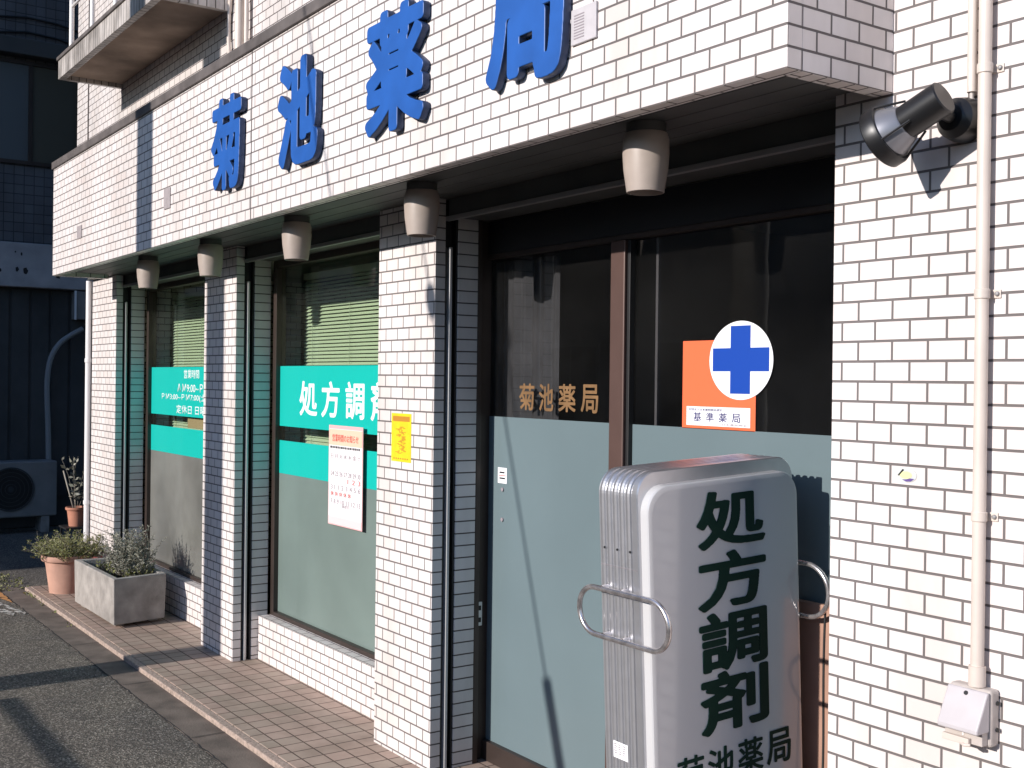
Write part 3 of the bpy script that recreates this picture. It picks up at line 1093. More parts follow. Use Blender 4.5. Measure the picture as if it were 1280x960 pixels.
# round-backed spotlight
sp = empty('spotlight', (-1.515, -0.02, 2.195), 'black spotlight with flared hood on a round wall mount beside the fascia corner', 'lamp')
E_, R_ = Vector((-1.513, -0.135, 2.232)), Vector((-1.658, -0.150, 2.166))
ax = (R_ - E_).normalized()
q = MB()
q.lathe([(0, 0), (0.050, 0), (0.051, 0.02), (0.046, 0.048), (0.030, 0.064), (0, 0.068)], (-1.546, -0.0005, 2.203), (0, -1, 0), 40)
q.build('wall_mount', M['lamp_black'], sp)
q = MB()
q.tube([(-1.546, -0.060, 2.203), (-1.540, -0.09, 2.205), E_ + ax * 0.04], 0.014, 14)
q.build('arm', M['lamp_black'], sp)
q = MB()
q.lathe([(0, 0), (0.036, 0), (0.039, 0.003), (0.039, 0.098), (0.0, 0.098)], E_, ax, 44)
q.build('barrel', M['lamp_black'], sp)
q = MB()
q.lathe([(0.0, 0.0985), (0.040, 0.0985), (0.044, 0.102), (0.060, 0.142), (0.058, 0.143)], E_, ax, 48)
q.build('reflector', M['lamp_inner'], sp)
q = MB()
q.lathe([(0.0605, 0.140), (0.069, 0.140), (0.073, 0.150), (0.073, 0.172), (0.068, 0.176), (0.060, 0.170), (0.060, 0.1435), (0.0605, 0.140)], E_, ax, 48)
q.build('hood_ring', M['lamp_black'], sp)
q = MB()
q.lathe([(0, 0.158), (0.0598, 0.158)], E_, ax, 40)
q.build('lens', M['dark_glass'], sp)
q = MB()
u_ = ax.orthogonal().normalized()
for ang in (20, 110, 200, 290):
    d = Matrix.Rotation(R(ang), 3, ax) @ u_
    q.tube([E_ + ax * 0.075 + d * 0.0405, E_ + ax * 0.104 + d * 0.052, E_ + ax * 0.141 + d * 0.066], 0.0028, 8)
q.build('rib', M['lamp_black'], sp)

# plates on the fascia
q = MB(); q.box(-2.530, -2.419, -0.3885, -0.3806, 2.535, 2.635)
q.box(-2.536, -2.532, -0.387, -0.3806, 2.60, 2.612)
pl = q.build('vent_plate', mat('pale_grey_plate', (0.50, 0.47, 0.48), 0.6, noise=0.08, nscale=30), None, bevel=0.003)
tag(pl, 'pale grey square plate on the fascia right of the last blue character', 'plate')
q = MB()
for zz in np.arange(2.55, 2.62, 0.008):
    q.box(-2.515, -2.470, -0.3895, -0.3886, zz, zz + 0.003)
q.build('vent_slot', M['grey_print'], pl)
for x_, z_, w_, h_, lab in ((-7.82, 2.545, 0.11, 0.085, 'small grey plate low on the far left end of the tiled fascia'),
                            (-6.03, 2.545, 0.10, 0.11, 'small grey plate on the fascia between the pole shadow and the first blue character')):
    q = MB(); q.box(x_ - w_ / 2, x_ + w_ / 2, -0.386, -0.3806, z_ - h_ / 2, z_ + h_ / 2)
    o = q.build('vent_plate', mat('grey_plate', (0.34, 0.30, 0.30), 0.6, noise=0.1, nscale=30), None, bevel=0.002)
    tag(o, lab, 'plate')

# oval sticker on the right wall
st = empty('sticker', (-1.693, -0.001, 1.381), 'small round white sticker with yellow, black and violet marks on the right tiled wall', 'sticker')
def disc(mb, cx_, cz_, rx, rz, y0, y1, n=40, mi=0):
    A = [mb.bm.verts.new((cx_ + rx * math.cos(2 * math.pi * k / n), y0, cz_ + rz * math.sin(2 * math.pi * k / n))) for k in range(n)]
    B = [mb.bm.verts.new((v.co.x, y1, v.co.z)) for v in A]
    mb.bm.faces.new(A).material_index = mi
    mb.bm.faces.new(B[::-1]).material_index = mi
    for k in range(n):
        mb.bm.faces.new((A[k], B[k], B[(k + 1) % n], A[(k + 1) % n])).material_index = mi
q = MB(); disc(q, -1.693, 1.381, 0.027, 0.0170, -0.0016, -0.0005)
q.build('backing', mat('faded_sticker_white', (0.56, 0.58, 0.56), 0.45), st)
q = MB(); disc(q, -1.696, 1.381, 0.017, 0.009, -0.0024, -0.0017)
q.build('yellow_mark', mat('pale_yellow_print', (0.72, 0.68, 0.35), 0.5), st)
q = MB()
q.face([(-1.719, -0.0026, 1.379), (-1.714, -0.0026, 1.379), (-1.701, -0.0026, 1.393), (-1.704, -0.0026, 1.396)])
q.build('black_mark', M['lamp_black'], st, recalc=False)
q = MB()
q.face([(-1.706, -0.0026, 1.370), (-1.695, -0.0026, 1.3655), (-1.682, -0.0026, 1.3665), (-1.672, -0.0026, 1.373), (-1.684, -0.0026, 1.374), (-1.694, -0.0026, 1.371)])
q.build('violet_mark', mat('violet_print', (0.12, 0.07, 0.25), 0.5), st, recalc=False)

# yellow sticker on the pillar
YX0, YX1, YZ0, YZ1 = -4.308, -4.140, 1.247, 1.452
ys = empty('sticker', (-4.22, 0.04, 1.35), 'upright yellow sticker on the sunlit tiled pillar left of the entrance', 'sticker')
q = MB(); q.box(YX0, YX1, 0.0385, 0.0395, YZ0, YZ1)
q.build('backing', M['yellow'], ys)
q = MB(); q.box(YX0 + 0.012, YX1 - 0.012, 0.0380, 0.0384, YZ1 - 0.034, YZ1 - 0.012)
q.build('header_mark', M['ochre'], ys)
q = MB()
rr = random.Random(3)
for i in range(26):
    zz = YZ0 + 0.035 + 0.115 * i / 26
    for _ in range(2):
        xx = -4.222 + rr.uniform(-0.035, 0.03)
        ww = rr.uniform(0.004, 0.016)
        q.box(xx - ww, xx + ww, 0.0376 - 0.0001 * (i % 3) - 0.0002 * _, 0.0384, zz, zz + 0.003)
q.build('print_mark', M['ochre'], ys)
q = MB()
for i in range(7):
    xx = YX0 + 0.02 + i * 0.019
    q.box(xx, xx + 0.011, 0.0379, 0.0384, YZ0 + 0.010, YZ0 + 0.016)
q.build('print_mark', M['ochre'], ys)

# calendar poster on the window
PX0, PX1, PZ0, PZ1 = -5.386, -5.006, 0.845, 1.357
po = empty('poster', (-5.2, 0.27, 0.85), 'white calendar poster with an orange heading hung on the window right of the middle', 'poster')
q = MB(); q.box(PX0, PX1, 0.266, 0.2685, PZ0, PZ1)
q.build('sheet', M['pink'], po)
q = MB(); q.box(PX0 + 0.006, PX1 - 0.006, 0.2652, 0.2658, PZ0 + 0.006, PZ1 - 0.018)
q.build('print_area', M['paper'], po)
q = MB(); q.box(PX0 + 0.006, PX1 - 0.006, 0.2648, 0.2651, PZ1 - 0.102, PZ1 - 0.020)
q.build('heading_band', M['peach'], po)
q = MB(); q.box(PX0 + 0.006, PX1 - 0.006, 0.2646, 0.2651, PZ0 + 0.007, PZ0 + 0.044)
q.build('foot_band', mat('pale_pink_print', (0.80, 0.58, 0.58), 0.6), po)
text_front('heading_print', '営業時間のお知らせ', PX0 + 0.045, PX1 - 0.045, PZ1 - 0.083, PZ1 - 0.045, 0.2644, M['red'], po, offset=0.006)
q = MB()
xx = PX0 + 0.02
while xx < PX1 - 0.03:
    ww = rr.uniform(0.008, 0.02)
    q.box(xx, xx + ww, 0.2646, 0.2651, PZ1 - 0.118, PZ1 - 0.107)
    xx += ww + 0.006
q.build('rule_mark', M['lamp_black'], po)
rows = [('日 月 火 水 木 金 土', 0.145, 'grey_print'), ('24 25 26 27 28 29 30', 0.235, 'grey_print'), ('       1 2 3', 0.268, 'red'),
        ('31 1 2 3 4 5 6', 0.305, 'grey_print'), ('休 休 休 休 休', 0.338, 'red'), ('7 8 9 10 11 12 13', 0.378, 'grey_print')]
for txt, dz, mk in rows:
    xa, xb = PX0 + 0.03, PX1 - 0.02
    if '休' in txt: xb = PX0 + 0.26
    if txt.startswith('   '): xa = PX0 + 0.22; txt = txt.strip()
    text_front('date_row', txt, xa, xb, PZ1 - dz - 0.024, PZ1 - dz, 0.2646, M[mk], po)
text_front('note_print', '休診日', PX0 + 0.16, PX0 + 0.24, PZ0 + 0.095, PZ0 + 0.112, 0.2646, M['grey_print'], po)

# orange sticker with the white disc and blue cross on the glass
os_ = empty('sticker', (-2.66, 0.33, 1.44), 'orange sticker carrying a white disc with a blue cross on the dark entrance glass', 'sticker')
GX = 0.3405
q = MB(); q.box(-2.828, -2.497, GX - 0.003, GX - 0.0005, 1.443, 1.737)
q.build('backing', M['orange'], os_, bevel=0.001)
q = MB(); q.box(-2.806, -2.518, GX - 0.0038, GX - 0.0031, 1.455, 1.518)
q.build('label_strip', M['sticker_white'], os_)
for i_, ch in enumerate('基準薬局'):
    me = glyph_mesh(ch, 0.010, 0.0006, 0.0, 0.036, 0.030, step=3)
    me.transform(Matrix.Translation((-2.754 + i_ * 0.0585, GX - 0.0042, 1.484)) @ RX90)
    link('lettering', me, M['navy'], os_)
text_front('small_print', '社団法人日本薬剤師会認定', -2.796, -2.640, 1.504, 1.512, GX - 0.0040, M['navy'], os_)
text_front('small_print', '日本薬剤師会', -2.640, -2.530, 1.458, 1.465, GX - 0.0040, M['grey_print'], os_)
q = MB(); disc(q, -2.562, 1.670, 0.138, 0.1265, GX - 0.0048, GX - 0.0032, 64)
q.build('disc', M['sticker_white'], os_)
q = MB()
cx_, cz_, aw, al, bw_, bl = -2.562, 1.671, 0.043, 0.122, 0.036, 0.110
pr_ = [(-aw, bl), (aw, bl), (aw, bw_ + 0.003), (al, bw_ + 0.003), (al, -bw_), (aw, -bw_), (aw, -bl + 0.002), (-aw, -bl + 0.002), (-aw, -bw_), (-al, -bw_), (-al, bw_ + 0.003), (-aw, bw_ + 0.003)]
A = [q.bm.verts.new((cx_ + x, GX - 0.0056, cz_ + z)) for x, z in pr_]
B = [q.bm.verts.new((cx_ + x, GX - 0.0049, cz_ + z)) for x, z in pr_]
q.bm.faces.new(A); q.bm.faces.new(B[::-1])
for i in range(12):
    q.bm.faces.new((A[i], B[i], B[(i + 1) % 12], A[(i + 1) % 12]))
q.build('cross', M['cross'], os_)

# little white notice at the door edge
dn = empty('notice', (-3.89, 0.33, 1.2), 'small white notice on the frosted door near its left edge', 'notice')
q = MB(); q.box(-3.925, -3.860, 0.3335, 0.3350, 1.170, 1.235)
q.build('sheet', M['sticker_white'], dn)
q = MB()
for zz, a, b in ((1.212, -3.912, -3.876), (1.188, -3.912, -3.872)):
    q.box(a, b, 0.3328, 0.3334, zz, zz + 0.006)
q.build('print_mark', M['lamp_black'], dn)
q = MB(); q.box(-3.919, -3.866, 0.3328, 0.3334, 1.201, 1.204)
q.build('red_rule', M['red'], dn)

# ================================================================== STANDING SIGN
TILT = 0.05
sg = empty('standing_sign', (-2.2, -0.07, 0.0), 'silver ribbed standing sign with dark green characters leaning before the entrance', 'sign')


def rr_path(y0, y1, z0, z1, r, n=10):
    out = []
    for cyy, czz, a0 in ((y1 - r, z1 - r, 0), (y0 + r, z1 - r, 90), (y0 + r, z0 + r, 180), (y1 - r, z0 + r, 270)):
        for i in range(n + 1):
            a = R(a0 + 90 * i / n)
            out.append((cyy + r * math.cos(a), czz + r * math.sin(a), math.cos(a), math.sin(a)))
    return out


def sweep(mb, path, prof, mi=0, smooth=False):
    """prof: (x, outward offset) closed-open list swept round the path"""
    rings = []
    for (y, z, ny, nz) in path:
        rings.append([mb.bm.verts.new((x, y + ny * o, z + nz * o)) for x, o in prof])
    N = len(rings)
    for i in range(N):
        A, B = rings[i], rings[(i + 1) % N]
        for k in range(len(prof) - 1):
            f_ = mb.bm.faces.new((A[k], B[k], B[k + 1], A[k + 1]))
            f_.smooth = smooth
            f_.material_index = mi
    return rings


SY0, SY1, SZ0, SZ1 = -0.25, 0.345, 0.17, 1.375
path = rr_path(SY0, SY1, SZ0, SZ1, 0.065, 12)
LOCAL.add(sg.name)
# ribbed extrusion
q = MB()
prof = [(-0.030, -0.05), (-0.030, -0.003), (-0.033, 0.0)]
nr = 5
pitch = 0.0262
prof.append((-0.052, 0.0))
x = -0.052
for i in range(nr):
    prof += [(x - 0.0015, -0.005), (x - 0.0065, -0.005), (x - 0.0085, -0.0005), (x - 0.016, 0.001), (x - pitch + 0.0015, -0.0005)]
    x -= pitch
prof += [(x - 0.002, 0.0), (x - 0.004, -0.003), (x - 0.004, -0.05)]
BACK = x - 0.004
sweep(q, path, prof)
fr = q.build('frame', M['silver'], sg, recalc=True)
# screws on the ribbed side
q = MB()
for xx in (-0.062, -0.114, -0.166):
    q.lathe([(0, 0), (0.0035, 0), (0.003, 0.002), (0, 0.0025)], (xx, SY0 - 0.0006, 1.165), (0, -1, 0), 10)
q.build('screw', M['black'], fr)
q = MB(); q.box(-0.150, -0.090, SY0 - 0.0022, SY0 - 0.0014, 0.600, 0.645)
lb_ = q.build('label', M['sticker_white'], fr)
q = MB()
for i in range(5):
    zz = 0.612 + i * 0.006
    for k_ in range(3):
        xa = -0.147 + k_ * 0.017 + rr.uniform(0, 0.004)
        q.box(xa, xa + rr.uniform(0.006, 0.012), SY0 - 0.0027, SY0 - 0.0023, zz, zz + 0.0025)
q.build('label_print', M['grey_print'], fr)
q = MB()
q.box(-0.183, -0.034, SY0 - 0.0016, SY0 - 0.0011, 1.1185, 1.1195)
q.build('seam', M['grey_print'], fr)


# bulged acrylic panels, front and back
def panel(sign, x_base, x_top):
    mb = MB()
    dx = x_top - x_base
    levels = [(0.010, x_base), (0.012, x_base + 0.80 * dx), (0.0145, x_base + 0.93 * dx), (0.0195, x_base + 0.985 * dx), (0.026, x_top)]
    rings = []
    for inset, xx in levels:
        y0, y1, z0, z1 = SY0 + inset, SY1 - inset, SZ0 + 0.02 + inset, SZ1 - 0.026 - inset
        r_ = max(0.02, 0.075 - inset * 0.4) if inset < 0.1 else 0.02
        if inset < 0.1:
            rings.append([mb.bm.verts.new((xx, y, z)) for y, z, _, _ in rr_path(y0, y1, z0, z1, r_, 10)])
    for i in range(len(rings) - 1):
        A, B = rings[i], rings[i + 1]
        for k in range(len(A)):
            f_ = mb.bm.faces.new((A[k], A[(k + 1) % len(A)], B[(k + 1) % len(A)], B[k]))
            f_.smooth = i > 0
    f_ = mb.bm.faces.new(rings[-1])
    return mb.build('sign_panel', M['panel'], sg)


panel(1, -0.032, -0.002)
panel(-1, BACK + 0.002, BACK - 0.010)
# characters on the front panel
zc = 1.222
for i, ch in enumerate('処方調剤'):
    me = glyph_mesh(ch, 0.030, 0.0016, 0.0, 0.262, (0.156, 0.156, 0.162, 0.166)[i])
    me.transform(Matrix.Translation((0.0000, 0.062, zc + 0.006 - i * 0.166)) @ R_SIDE)
    link('character', me, M['green_letter'], sg)
for i, ch in enumerate('菊池薬局'):
    me = glyph_mesh(ch, 0.016, 0.0016, 0.0, 0.098, 0.098, step=3)
    me.transform(Matrix.Translation((0.0000, -0.112 + i * 0.114, 0.560)) @ R_SIDE)
    link('character', me, M['green_letter'], sg)


# oval tube handles
def handle(yv, x0, x1, z0, z1, side):
    mb = MB()
    r_ = (z1 - z0) / 2
    pts = []
    for i in range(17):
        a = R(90 + 180 * i / 16)
        pts.append((x0 + r_ + r_ * math.cos(a), yv, (z0 + z1) / 2 + r_ * math.sin(a)))
    for i in range(17):
        a = R(-90 + 180 * i / 16)
        pts.append((x1 - r_ + r_ * math.cos(a), yv, (z0 + z1) / 2 + r_ * math.sin(a)))
    mb.tube(pts, 0.0075, 12, cyclic=True)
    h_ = mb.build('handle', M['chrome'], sg)
    mb = MB()
    ye = SY0 if side < 0 else SY1
    for xx in (-0.075, -0.155):
        for zz in (z0, z1):
            mb.lathe([(0, 0), (0.009, 0), (0.009, abs(yv - ye) - 0.001), (0, abs(yv - ye) - 0.001)], (xx, ye, zz), (0, side, 0), 14)
    mb.build('bracket', M['chrome'], h_)


handle(-0.276, -0.250, 0.108, 0.930, 1.058, -1)
handle(0.372, -0.300, 0.070, 0.905, 1.060, 1)
# stand: feet, castors and cable
q = MB()
q.box(-0.20, -0.10, SY0 + 0.03, SY0 + 0.07, 0.06, 0.169)
q.box(-0.20, -0.10, SY1 - 0.07, SY1 - 0.03, 0.06, 0.169)
q.box(-0.36, 0.06, SY0 + 0.02, SY0 + 0.08, 0.035, 0.0595)
q.box(-0.36, 0.06, SY1 - 0.08, SY1 - 0.02, 0.035, 0.0595)
q.build('stand', M['silver'], sg, bevel=0.004)
q = MB()
for xx in (-0.33, 0.03):
    for yy in (SY0 + 0.05, SY1 - 0.05):
        q.lathe([(0, 0), (0.024, 0), (0.026, 0.005), (0.026, 0.017), (0.024, 0.022), (0, 0.022)], (xx - 0.011, yy, 0.022), (1, 0, 0), 20)
q.build('castor', M['black'], sg)
sg.rotation_euler = (TILT, 0, 0)

# black cable hanging from the far handle and the brown board behind the sign
cb = MB()
pts = []
for i in range(25):
    u = i / 24
    pts.append((-2.150 - 0.004 * math.sin(u * 9) - 0.018 * u, 0.262 + 0.006 * math.sin(u * 5), 0.945 - 0.93 * u))
cb.tube(pts, 0.0035, 8)
o = cb.build('power_cable', M['wire'])
tag(o, 'thin black cable hanging behind the standing sign before the brown board', 'cable')
q = MB(); q.box(-2.34, -2.065, 0.300, 0.318, 0.002, 0.955)
o = q.build('leaning_board', M['wood_brown'], None, bevel=0.004)
tag(o, 'narrow brown board standing behind the standing sign at the wall edge', 'board')

# ================================================================== PLANTS AND POTS
pb = empty('planter_box', (-7.80, -0.1, 0), 'long grey concrete planter box with a bushy grey-green shrub on the tiled step', 'planter')
PH = 0.315


def planter():
    q = MB()
    cs = [(-8.235, -0.290), (-7.300, -0.282), (-7.372, 0.075), (-8.20, 0.070)]
    inn = [(-8.19, -0.250), (-7.350, -0.243), (-7.412, 0.036), (-8.165, 0.032)]
    def ring(pts, z):
        return [q.bm.verts.new((x, y, z)) for x, y in pts]
    b0 = ring([(x * 0.985 + -7.78 * 0.015, y * 0.97 - 0.1 * 0.03) for x, y in cs], 0.022)
    b1 = ring(cs, PH)
    i1 = ring(inn, PH)
    i0 = ring(inn, PH - 0.05)
    for A, B in ((b0, b1), (b1, i1), (i1, i0)):
        for k in range(4):
            q.bm.faces.new((A[k], A[(k + 1) % 4], B[(k + 1) % 4], B[k]))
    q.bm.faces.new(b0[::-1])
    q.bm.faces.new(i0).material_index = 1
    for (x, y) in ((-8.12, -0.23), (-7.43, -0.22), (-7.47, 0.01), (-8.1, 0.01)):
        q.box(x - 0.05, x + 0.05, y - 0.03, y + 0.03, 0.0005, 0.0225)
    return q.build('box', [M['concrete'], M['soil']], pb, bevel=0.006)


planter()


def leaves(mb, base, n, length, spread, lean=0.4, leaf=0.02, wid=0.35, stem_r=0.0016, nl=14, mi_leaf=0, mi_stem=1, rnd=random):
    """a tuft: n stems from base, each set with small leaves"""
    bx, by, bz = base
    for _ in range(n):
        a = rnd.uniform(0, 2 * math.pi)
        rr_ = spread * math.sqrt(rnd.random())
        p = Vector((bx + rr_ * math.cos(a) * 0.5, by + rr_ * math.sin(a) * 0.5, bz))
        L_ = length * rnd.uniform(0.55, 1.1)
        d = Vector((math.cos(a) * lean * rnd.uniform(0.2, 1.3), math.sin(a) * lean * rnd.uniform(0.2, 1.3), 1)).normalized()
        pts = [p.copy()]
        for i in range(6):
            d = (d + Vector((rnd.uniform(-.18, .18), rnd.uniform(-.18, .18), rnd.uniform(-.12, .05)))).normalized()
            p = p + d * L_ / 6
            pts.append(p.copy())
        mb.tube(pts, [stem_r * (1 - 0.1 * i) for i in range(7)], 4, mi=mi_stem)
        for i in range(nl):
            u = rnd.uniform(0.15, 1.0) * 5.99
            k_ = int(u)
            q_ = pts[k_].lerp(pts[k_ + 1], u - k_)
            dd = Vector((rnd.uniform(-1, 1), rnd.uniform(-1, 1), rnd.uniform(-0.1, 1.0))).normalized()
            s1 = dd.cross(Vector((rnd.uniform(-1, 1), rnd.uniform(-1, 1), rnd.uniform(-1, 1)))).normalized()
            le = leaf * rnd.uniform(0.6, 1.3)
            f_ = mb.face([q_, q_ + dd * le * 0.5 + s1 * le * wid * 0.5, q_ + dd * le, q_ + dd * le * 0.5 - s1 * le * wid * 0.5], mi=mi_leaf)


rp_ = random.Random(11)
q = MB()
for i in range(25):
    x_ = rp_.uniform(-7.84, -7.50); y_ = rp_.uniform(-0.13, 0.02)
    h_ = (0.31 if -7.80 < x_ < -7.62 else 0.15) * rp_.uniform(0.75, 1.1)
    leaves(q, (x_, y_, PH - 0.05), 9, h_, 0.07, 0.38, 0.020, 0.30, nl=52, rnd=rp_)
q.build('shrub', [M['grey_leaf'], M['bamboo']], pb, recalc=False)
q = MB()
for i in range(16):
    leaves(q, (rp_.uniform(-8.12, -7.45), rp_.uniform(-0.22, 0.0), PH - 0.05), 5, 0.09, 0.06, 1.0, 0.025, 0.5, nl=8, rnd=rp_)
q.build('weeds', [M['herb'], M['bamboo']], pb, recalc=False)


def pot(name, loc, r_top, h, label, material):
    e = empty(name, loc, label, 'pot plant')
    q = MB()
    k = r_top
    q.lathe([(0, 0.012), (k * 0.60, 0.012), (k * 0.62, 0.0), (k * 0.68, 0.0), (k * 0.74, h * 0.3), (k * 0.82, h * 0.70), (k * 0.86, h * 0.84), (k * 0.97, h * 0.86), (k, h * 0.90),
             (k * 0.985, h), (k * 0.90, h), (k * 0.84, h * 0.88)], loc, (0, 0, 1), 44)
    po_ = q.build('pot', material, e)
    q = MB()
    q.lathe([(k * 0.845, h * 0.88), (k * 0.4, h * 0.90), (0, h * 0.91)], loc, (0, 0, 1), 24)
    q.build('soil', M['soil'], e)
    return e


hp = pot('potted_herb', (-8.78, -0.200, 0.0), 0.185, 0.275, 'pale terracotta pot with a spreading olive-green herb left of the concrete planter', M['terracotta'])
q = MB()
for i in range(38):
    a = rp_.uniform(0, 2 * math.pi); r_ = 0.15 * math.sqrt(rp_.random())
    leaves(q, (-8.78 + r_ * math.cos(a), -0.200 + r_ * math.sin(a), 0.23), 8, 0.215, 0.10, 1.25, 0.026, 0.26, nl=20, rnd=rp_)
q.build('foliage', [M['herb'], M['bamboo']], hp, recalc=False)
tp = pot('potted_plant', (-9.42, 0.02, 0.40), 0.085, 0.15, 'small terracotta pot with a tall thin plant and a cane, behind the end pillar', M['terracotta2'])
q = MB()
leaves(q, (-9.42, 0.02, 0.53), 7, 0.50, 0.04, 0.18, 0.045, 0.5, nl=10, rnd=rp_)
q.build('foliage', [M['grey_leaf'], M['bamboo']], tp, recalc=False)
q = MB()
q.tube([(-9.44, 0.01, 0.50), (-9.56, -0.05, 0.83)], 0.006, 8)
q.tube([(-9.49, -0.02, 0.63), (-9.36, -0.01, 0.635)], 0.004, 8)
q.build('cane', M['bamboo'], tp)
ps = empty('plant_stand', (-9.42, 0.02, -0.03), 'dark plant stand under the small pot behind the end pillar', 'stand')
q = MB()
q.box(-9.53, -9.31, -0.09, 0.13, 0.385, 0.3995)
q.build('top', M['black'], ps, bevel=0.003)
q = MB()
for xx in (-9.52, -9.335):
    for yy in (-0.08, 0.105):
        q.box(xx, xx + 0.014, yy, yy + 0.014, -0.0295, 0.3845)
q.build('leg', M['black'], ps)
rp2 = pot('potted_plant', (-8.50, -0.05, 0.0), 0.075, 0.16, 'tiny pot of reddish leaves tucked between the herb pot and the end pillar', M['terracotta2'])
q = MB()
for i in range(8):
    leaves(q, (-8.50 + rp_.uniform(-.04, .04), -0.05 + rp_.uniform(-.04, .04), 0.145), 6, 0.15, 0.06, 0.9, 0.03, 0.55, nl=12, rnd=rp_)
q.build('foliage', [M['red_leaf'], M['bamboo']], rp2, recalc=False)

q = MB()
for i in range(70):
    x_ = rp_.uniform(-9.9, -9.15) if rp_.random() < 0.75 else rp_.uniform(-9.2, -7.6)
    y_ = rp_.uniform(-0.62, -0.35) if x_ < -9.15 else rp_.uniform(-0.445, -0.43)
    leaves(q, (x_, y_, -0.03), 2, 0.035, 0.03, 1.2, 0.02, 0.5, nl=3, rnd=rp_)
o = q.build('ground_cover', [M['herb'], M['bamboo']], None, recalc=False)
tag(o, kind='stuff')
# ================================================================== ROAD MARKS
q = MB()
q.face([(-9.95, -0.66, -0.0258), (-9.2, -0.70, -0.0258), (-8.66, -0.60, -0.0258), (-9.1, -0.585, -0.0258), (-9.95, -0.585, -0.0258)])
o = q.build('road_marking', M['road_yellow'], None)
tag(o, kind='structure')
q = MB()
q.face([(-8.9, -0.70, -0.0255), (-8.25, -0.595, -0.0255), (-8.18, -0.63, -0.0255), (-8.85, -0.735, -0.0255)])
q.face([(-8.9, -0.78, -0.0255), (-8.3, -0.66, -0.0255), (-8.2, -0.69, -0.0255), (-8.55, -0.80, -0.0255), (-8.9, -0.84, -0.0255)])
o = q.build('road_marking', M['road_white'], None)
tag(o, kind='structure')

# ================================================================== NEIGHBOUR (left, in shade)
nb = empty('neighbour_building', (-15, 3, 0), 'dark tiled neighbouring building with a concrete band, in shade at the left', 'building')
NX = -12.8
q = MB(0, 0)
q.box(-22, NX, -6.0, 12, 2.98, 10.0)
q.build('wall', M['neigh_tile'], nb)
q = MB()
q.box(-22, NX - 0.05, -6.0, 12, -0.02, 2.515)
q.build('lower_wall', M['dark_wall'], nb)
q = MB()
q.box(-22.05, NX + 0.10, -6.05, 12.05, 2.516, 2.9795)
bb = q.build('band', M['band'], nb, bevel=0.01)
q = MB()
for (y_, z_, a_, b_) in ((0.22, 2.70, 0.018, 0.03), (0.30, 2.69, 0.03, 0.04), (0.26, 2.86, 0.012, 0.02), (0.62, 2.66, 0.03, 0.05), (0.05, 2.68, 0.02, 0.02), (0.64, 2.73, 0.02, 0.02), (0.20, 2.88, 0.01, 0.012)):
    n_ = 10
    rr3 = random.Random(int(y_ * 1000))
    q.face([(NX + 0.102, y_ + a_ * rr3.uniform(.6, 1.2) * math.cos(6.283 * k / n_), z_ + b_ * rr3.uniform(.6, 1.2) * math.sin(6.283 * k / n_)) for k in range(n_)])
q.build('spalled_patch', M['pit'], bb)
q = MB()
q.box(NX + 0.0005, NX + 0.16, -6.0, 12, 4.93, 5.10)
q.build('ledge', M['dark_wall'], nb, bevel=0.01)
wn = MB()
wn.box(NX + 0.0005, NX + 0.03, -1.6, 0.86, 3.81, 3.85)
wn.box(NX + 0.0005, NX + 0.03, -1.6, 0.86, 4.86, 4.90)
wn.box(NX + 0.0005, NX + 0.03, 0.82, 0.86, 3.8505, 4.8595)
wn.box(NX + 0.0005, NX + 0.03, -1.6, -1.56, 3.8505, 4.8595)
wn.box(NX + 0.0005, NX + 0.03, 0.33, 0.37, 3.8505, 4.8595)
wo = wn.build('window', M['bronze'], nb)
q = MB(); q.box(NX + 0.0005, NX + 0.012, -1.559, 0.3295, 3.851, 4.859)
q.build('pane', mat('bluish_blind_glass', (0.10, 0.11, 0.115), 0.4), wo)
q = MB(); q.box(NX + 0.0005, NX + 0.012, 0.3705, 0.8195, 3.851, 4.859)
q.build('pane', mat('brown_blind_glass', (0.075, 0.068, 0.05), 0.4), wo)
q = MB()
for z0_, sag in ((5.45, 0.10), (5.30, 0.12)):
    q.tube([(NX + 0.02, -3 + 0.3 * i, z0_ - sag * abs(math.sin(i * 0.55)) - 0.02 * i * 0.3) for i in range(20)], 0.012, 6)
q.build('wall_cable', M['wire'], nb)
q = MB()
for i in range(30):
    q.box(NX - 0.0495, NX - 0.035, -3.0 + i * 0.2, -3.0 + i * 0.2 + 0.17, 0.3, 2.5)
q.build('shutter_panel', M['dark_wall'], nb)

mb_ = empty('meter_box', (NX, 0.9, 2.2), 'small dark meter box with a pale edge on the shaded neighbouring wall', 'meter box')
q = MB(); q.box(NX - 0.034, NX + 0.12, 0.80, 1.06, 2.20, 2.50)
q.build('case', M['ac'], mb_, bevel=0.006)
q = MB(); q.box(NX + 0.1205, NX + 0.135, 0.792, 0.812, 2.195, 2.505)
q.build('painted_lit_edge', M['white_paint'], mb_)  # white strip that paints the light along the box edge

ac = empty('air_conditioner', (-12.5, 0.2, 0), 'dark outdoor air conditioner unit standing on the ground by the shaded neighbouring wall', 'air conditioner')
q = MB(); q.box(-12.68, -12.40, -0.26, 0.57, 0.14, 0.71)
q.build('casing', M['ac'], ac, bevel=0.015)
q = MB()
q.lathe([(0.21, 0), (0.225, 0), (0.225, 0.012), (0.21, 0.012)], (-12.3995, 0.12, 0.43), (1, 0, 0), 40)
for r_ in (0.17, 0.13, 0.09, 0.05):
    q.lathe([(r_, 0.002), (r_ + 0.006, 0.002), (r_ + 0.006, 0.010), (r_, 0.010)], (-12.3995, 0.12, 0.43), (1, 0, 0), 32)
q.lathe([(0, 0.003), (0.03, 0.003), (0.03, 0.012), (0, 0.012)], (-12.3995, 0.12, 0.43), (1, 0, 0), 20)
q.build('fan_grille', M['dark_wall'], ac)
q = MB(); q.lathe([(0, 0.001), (0.209, 0.001)], (-12.3995, 0.12, 0.43), (1, 0, 0), 32)
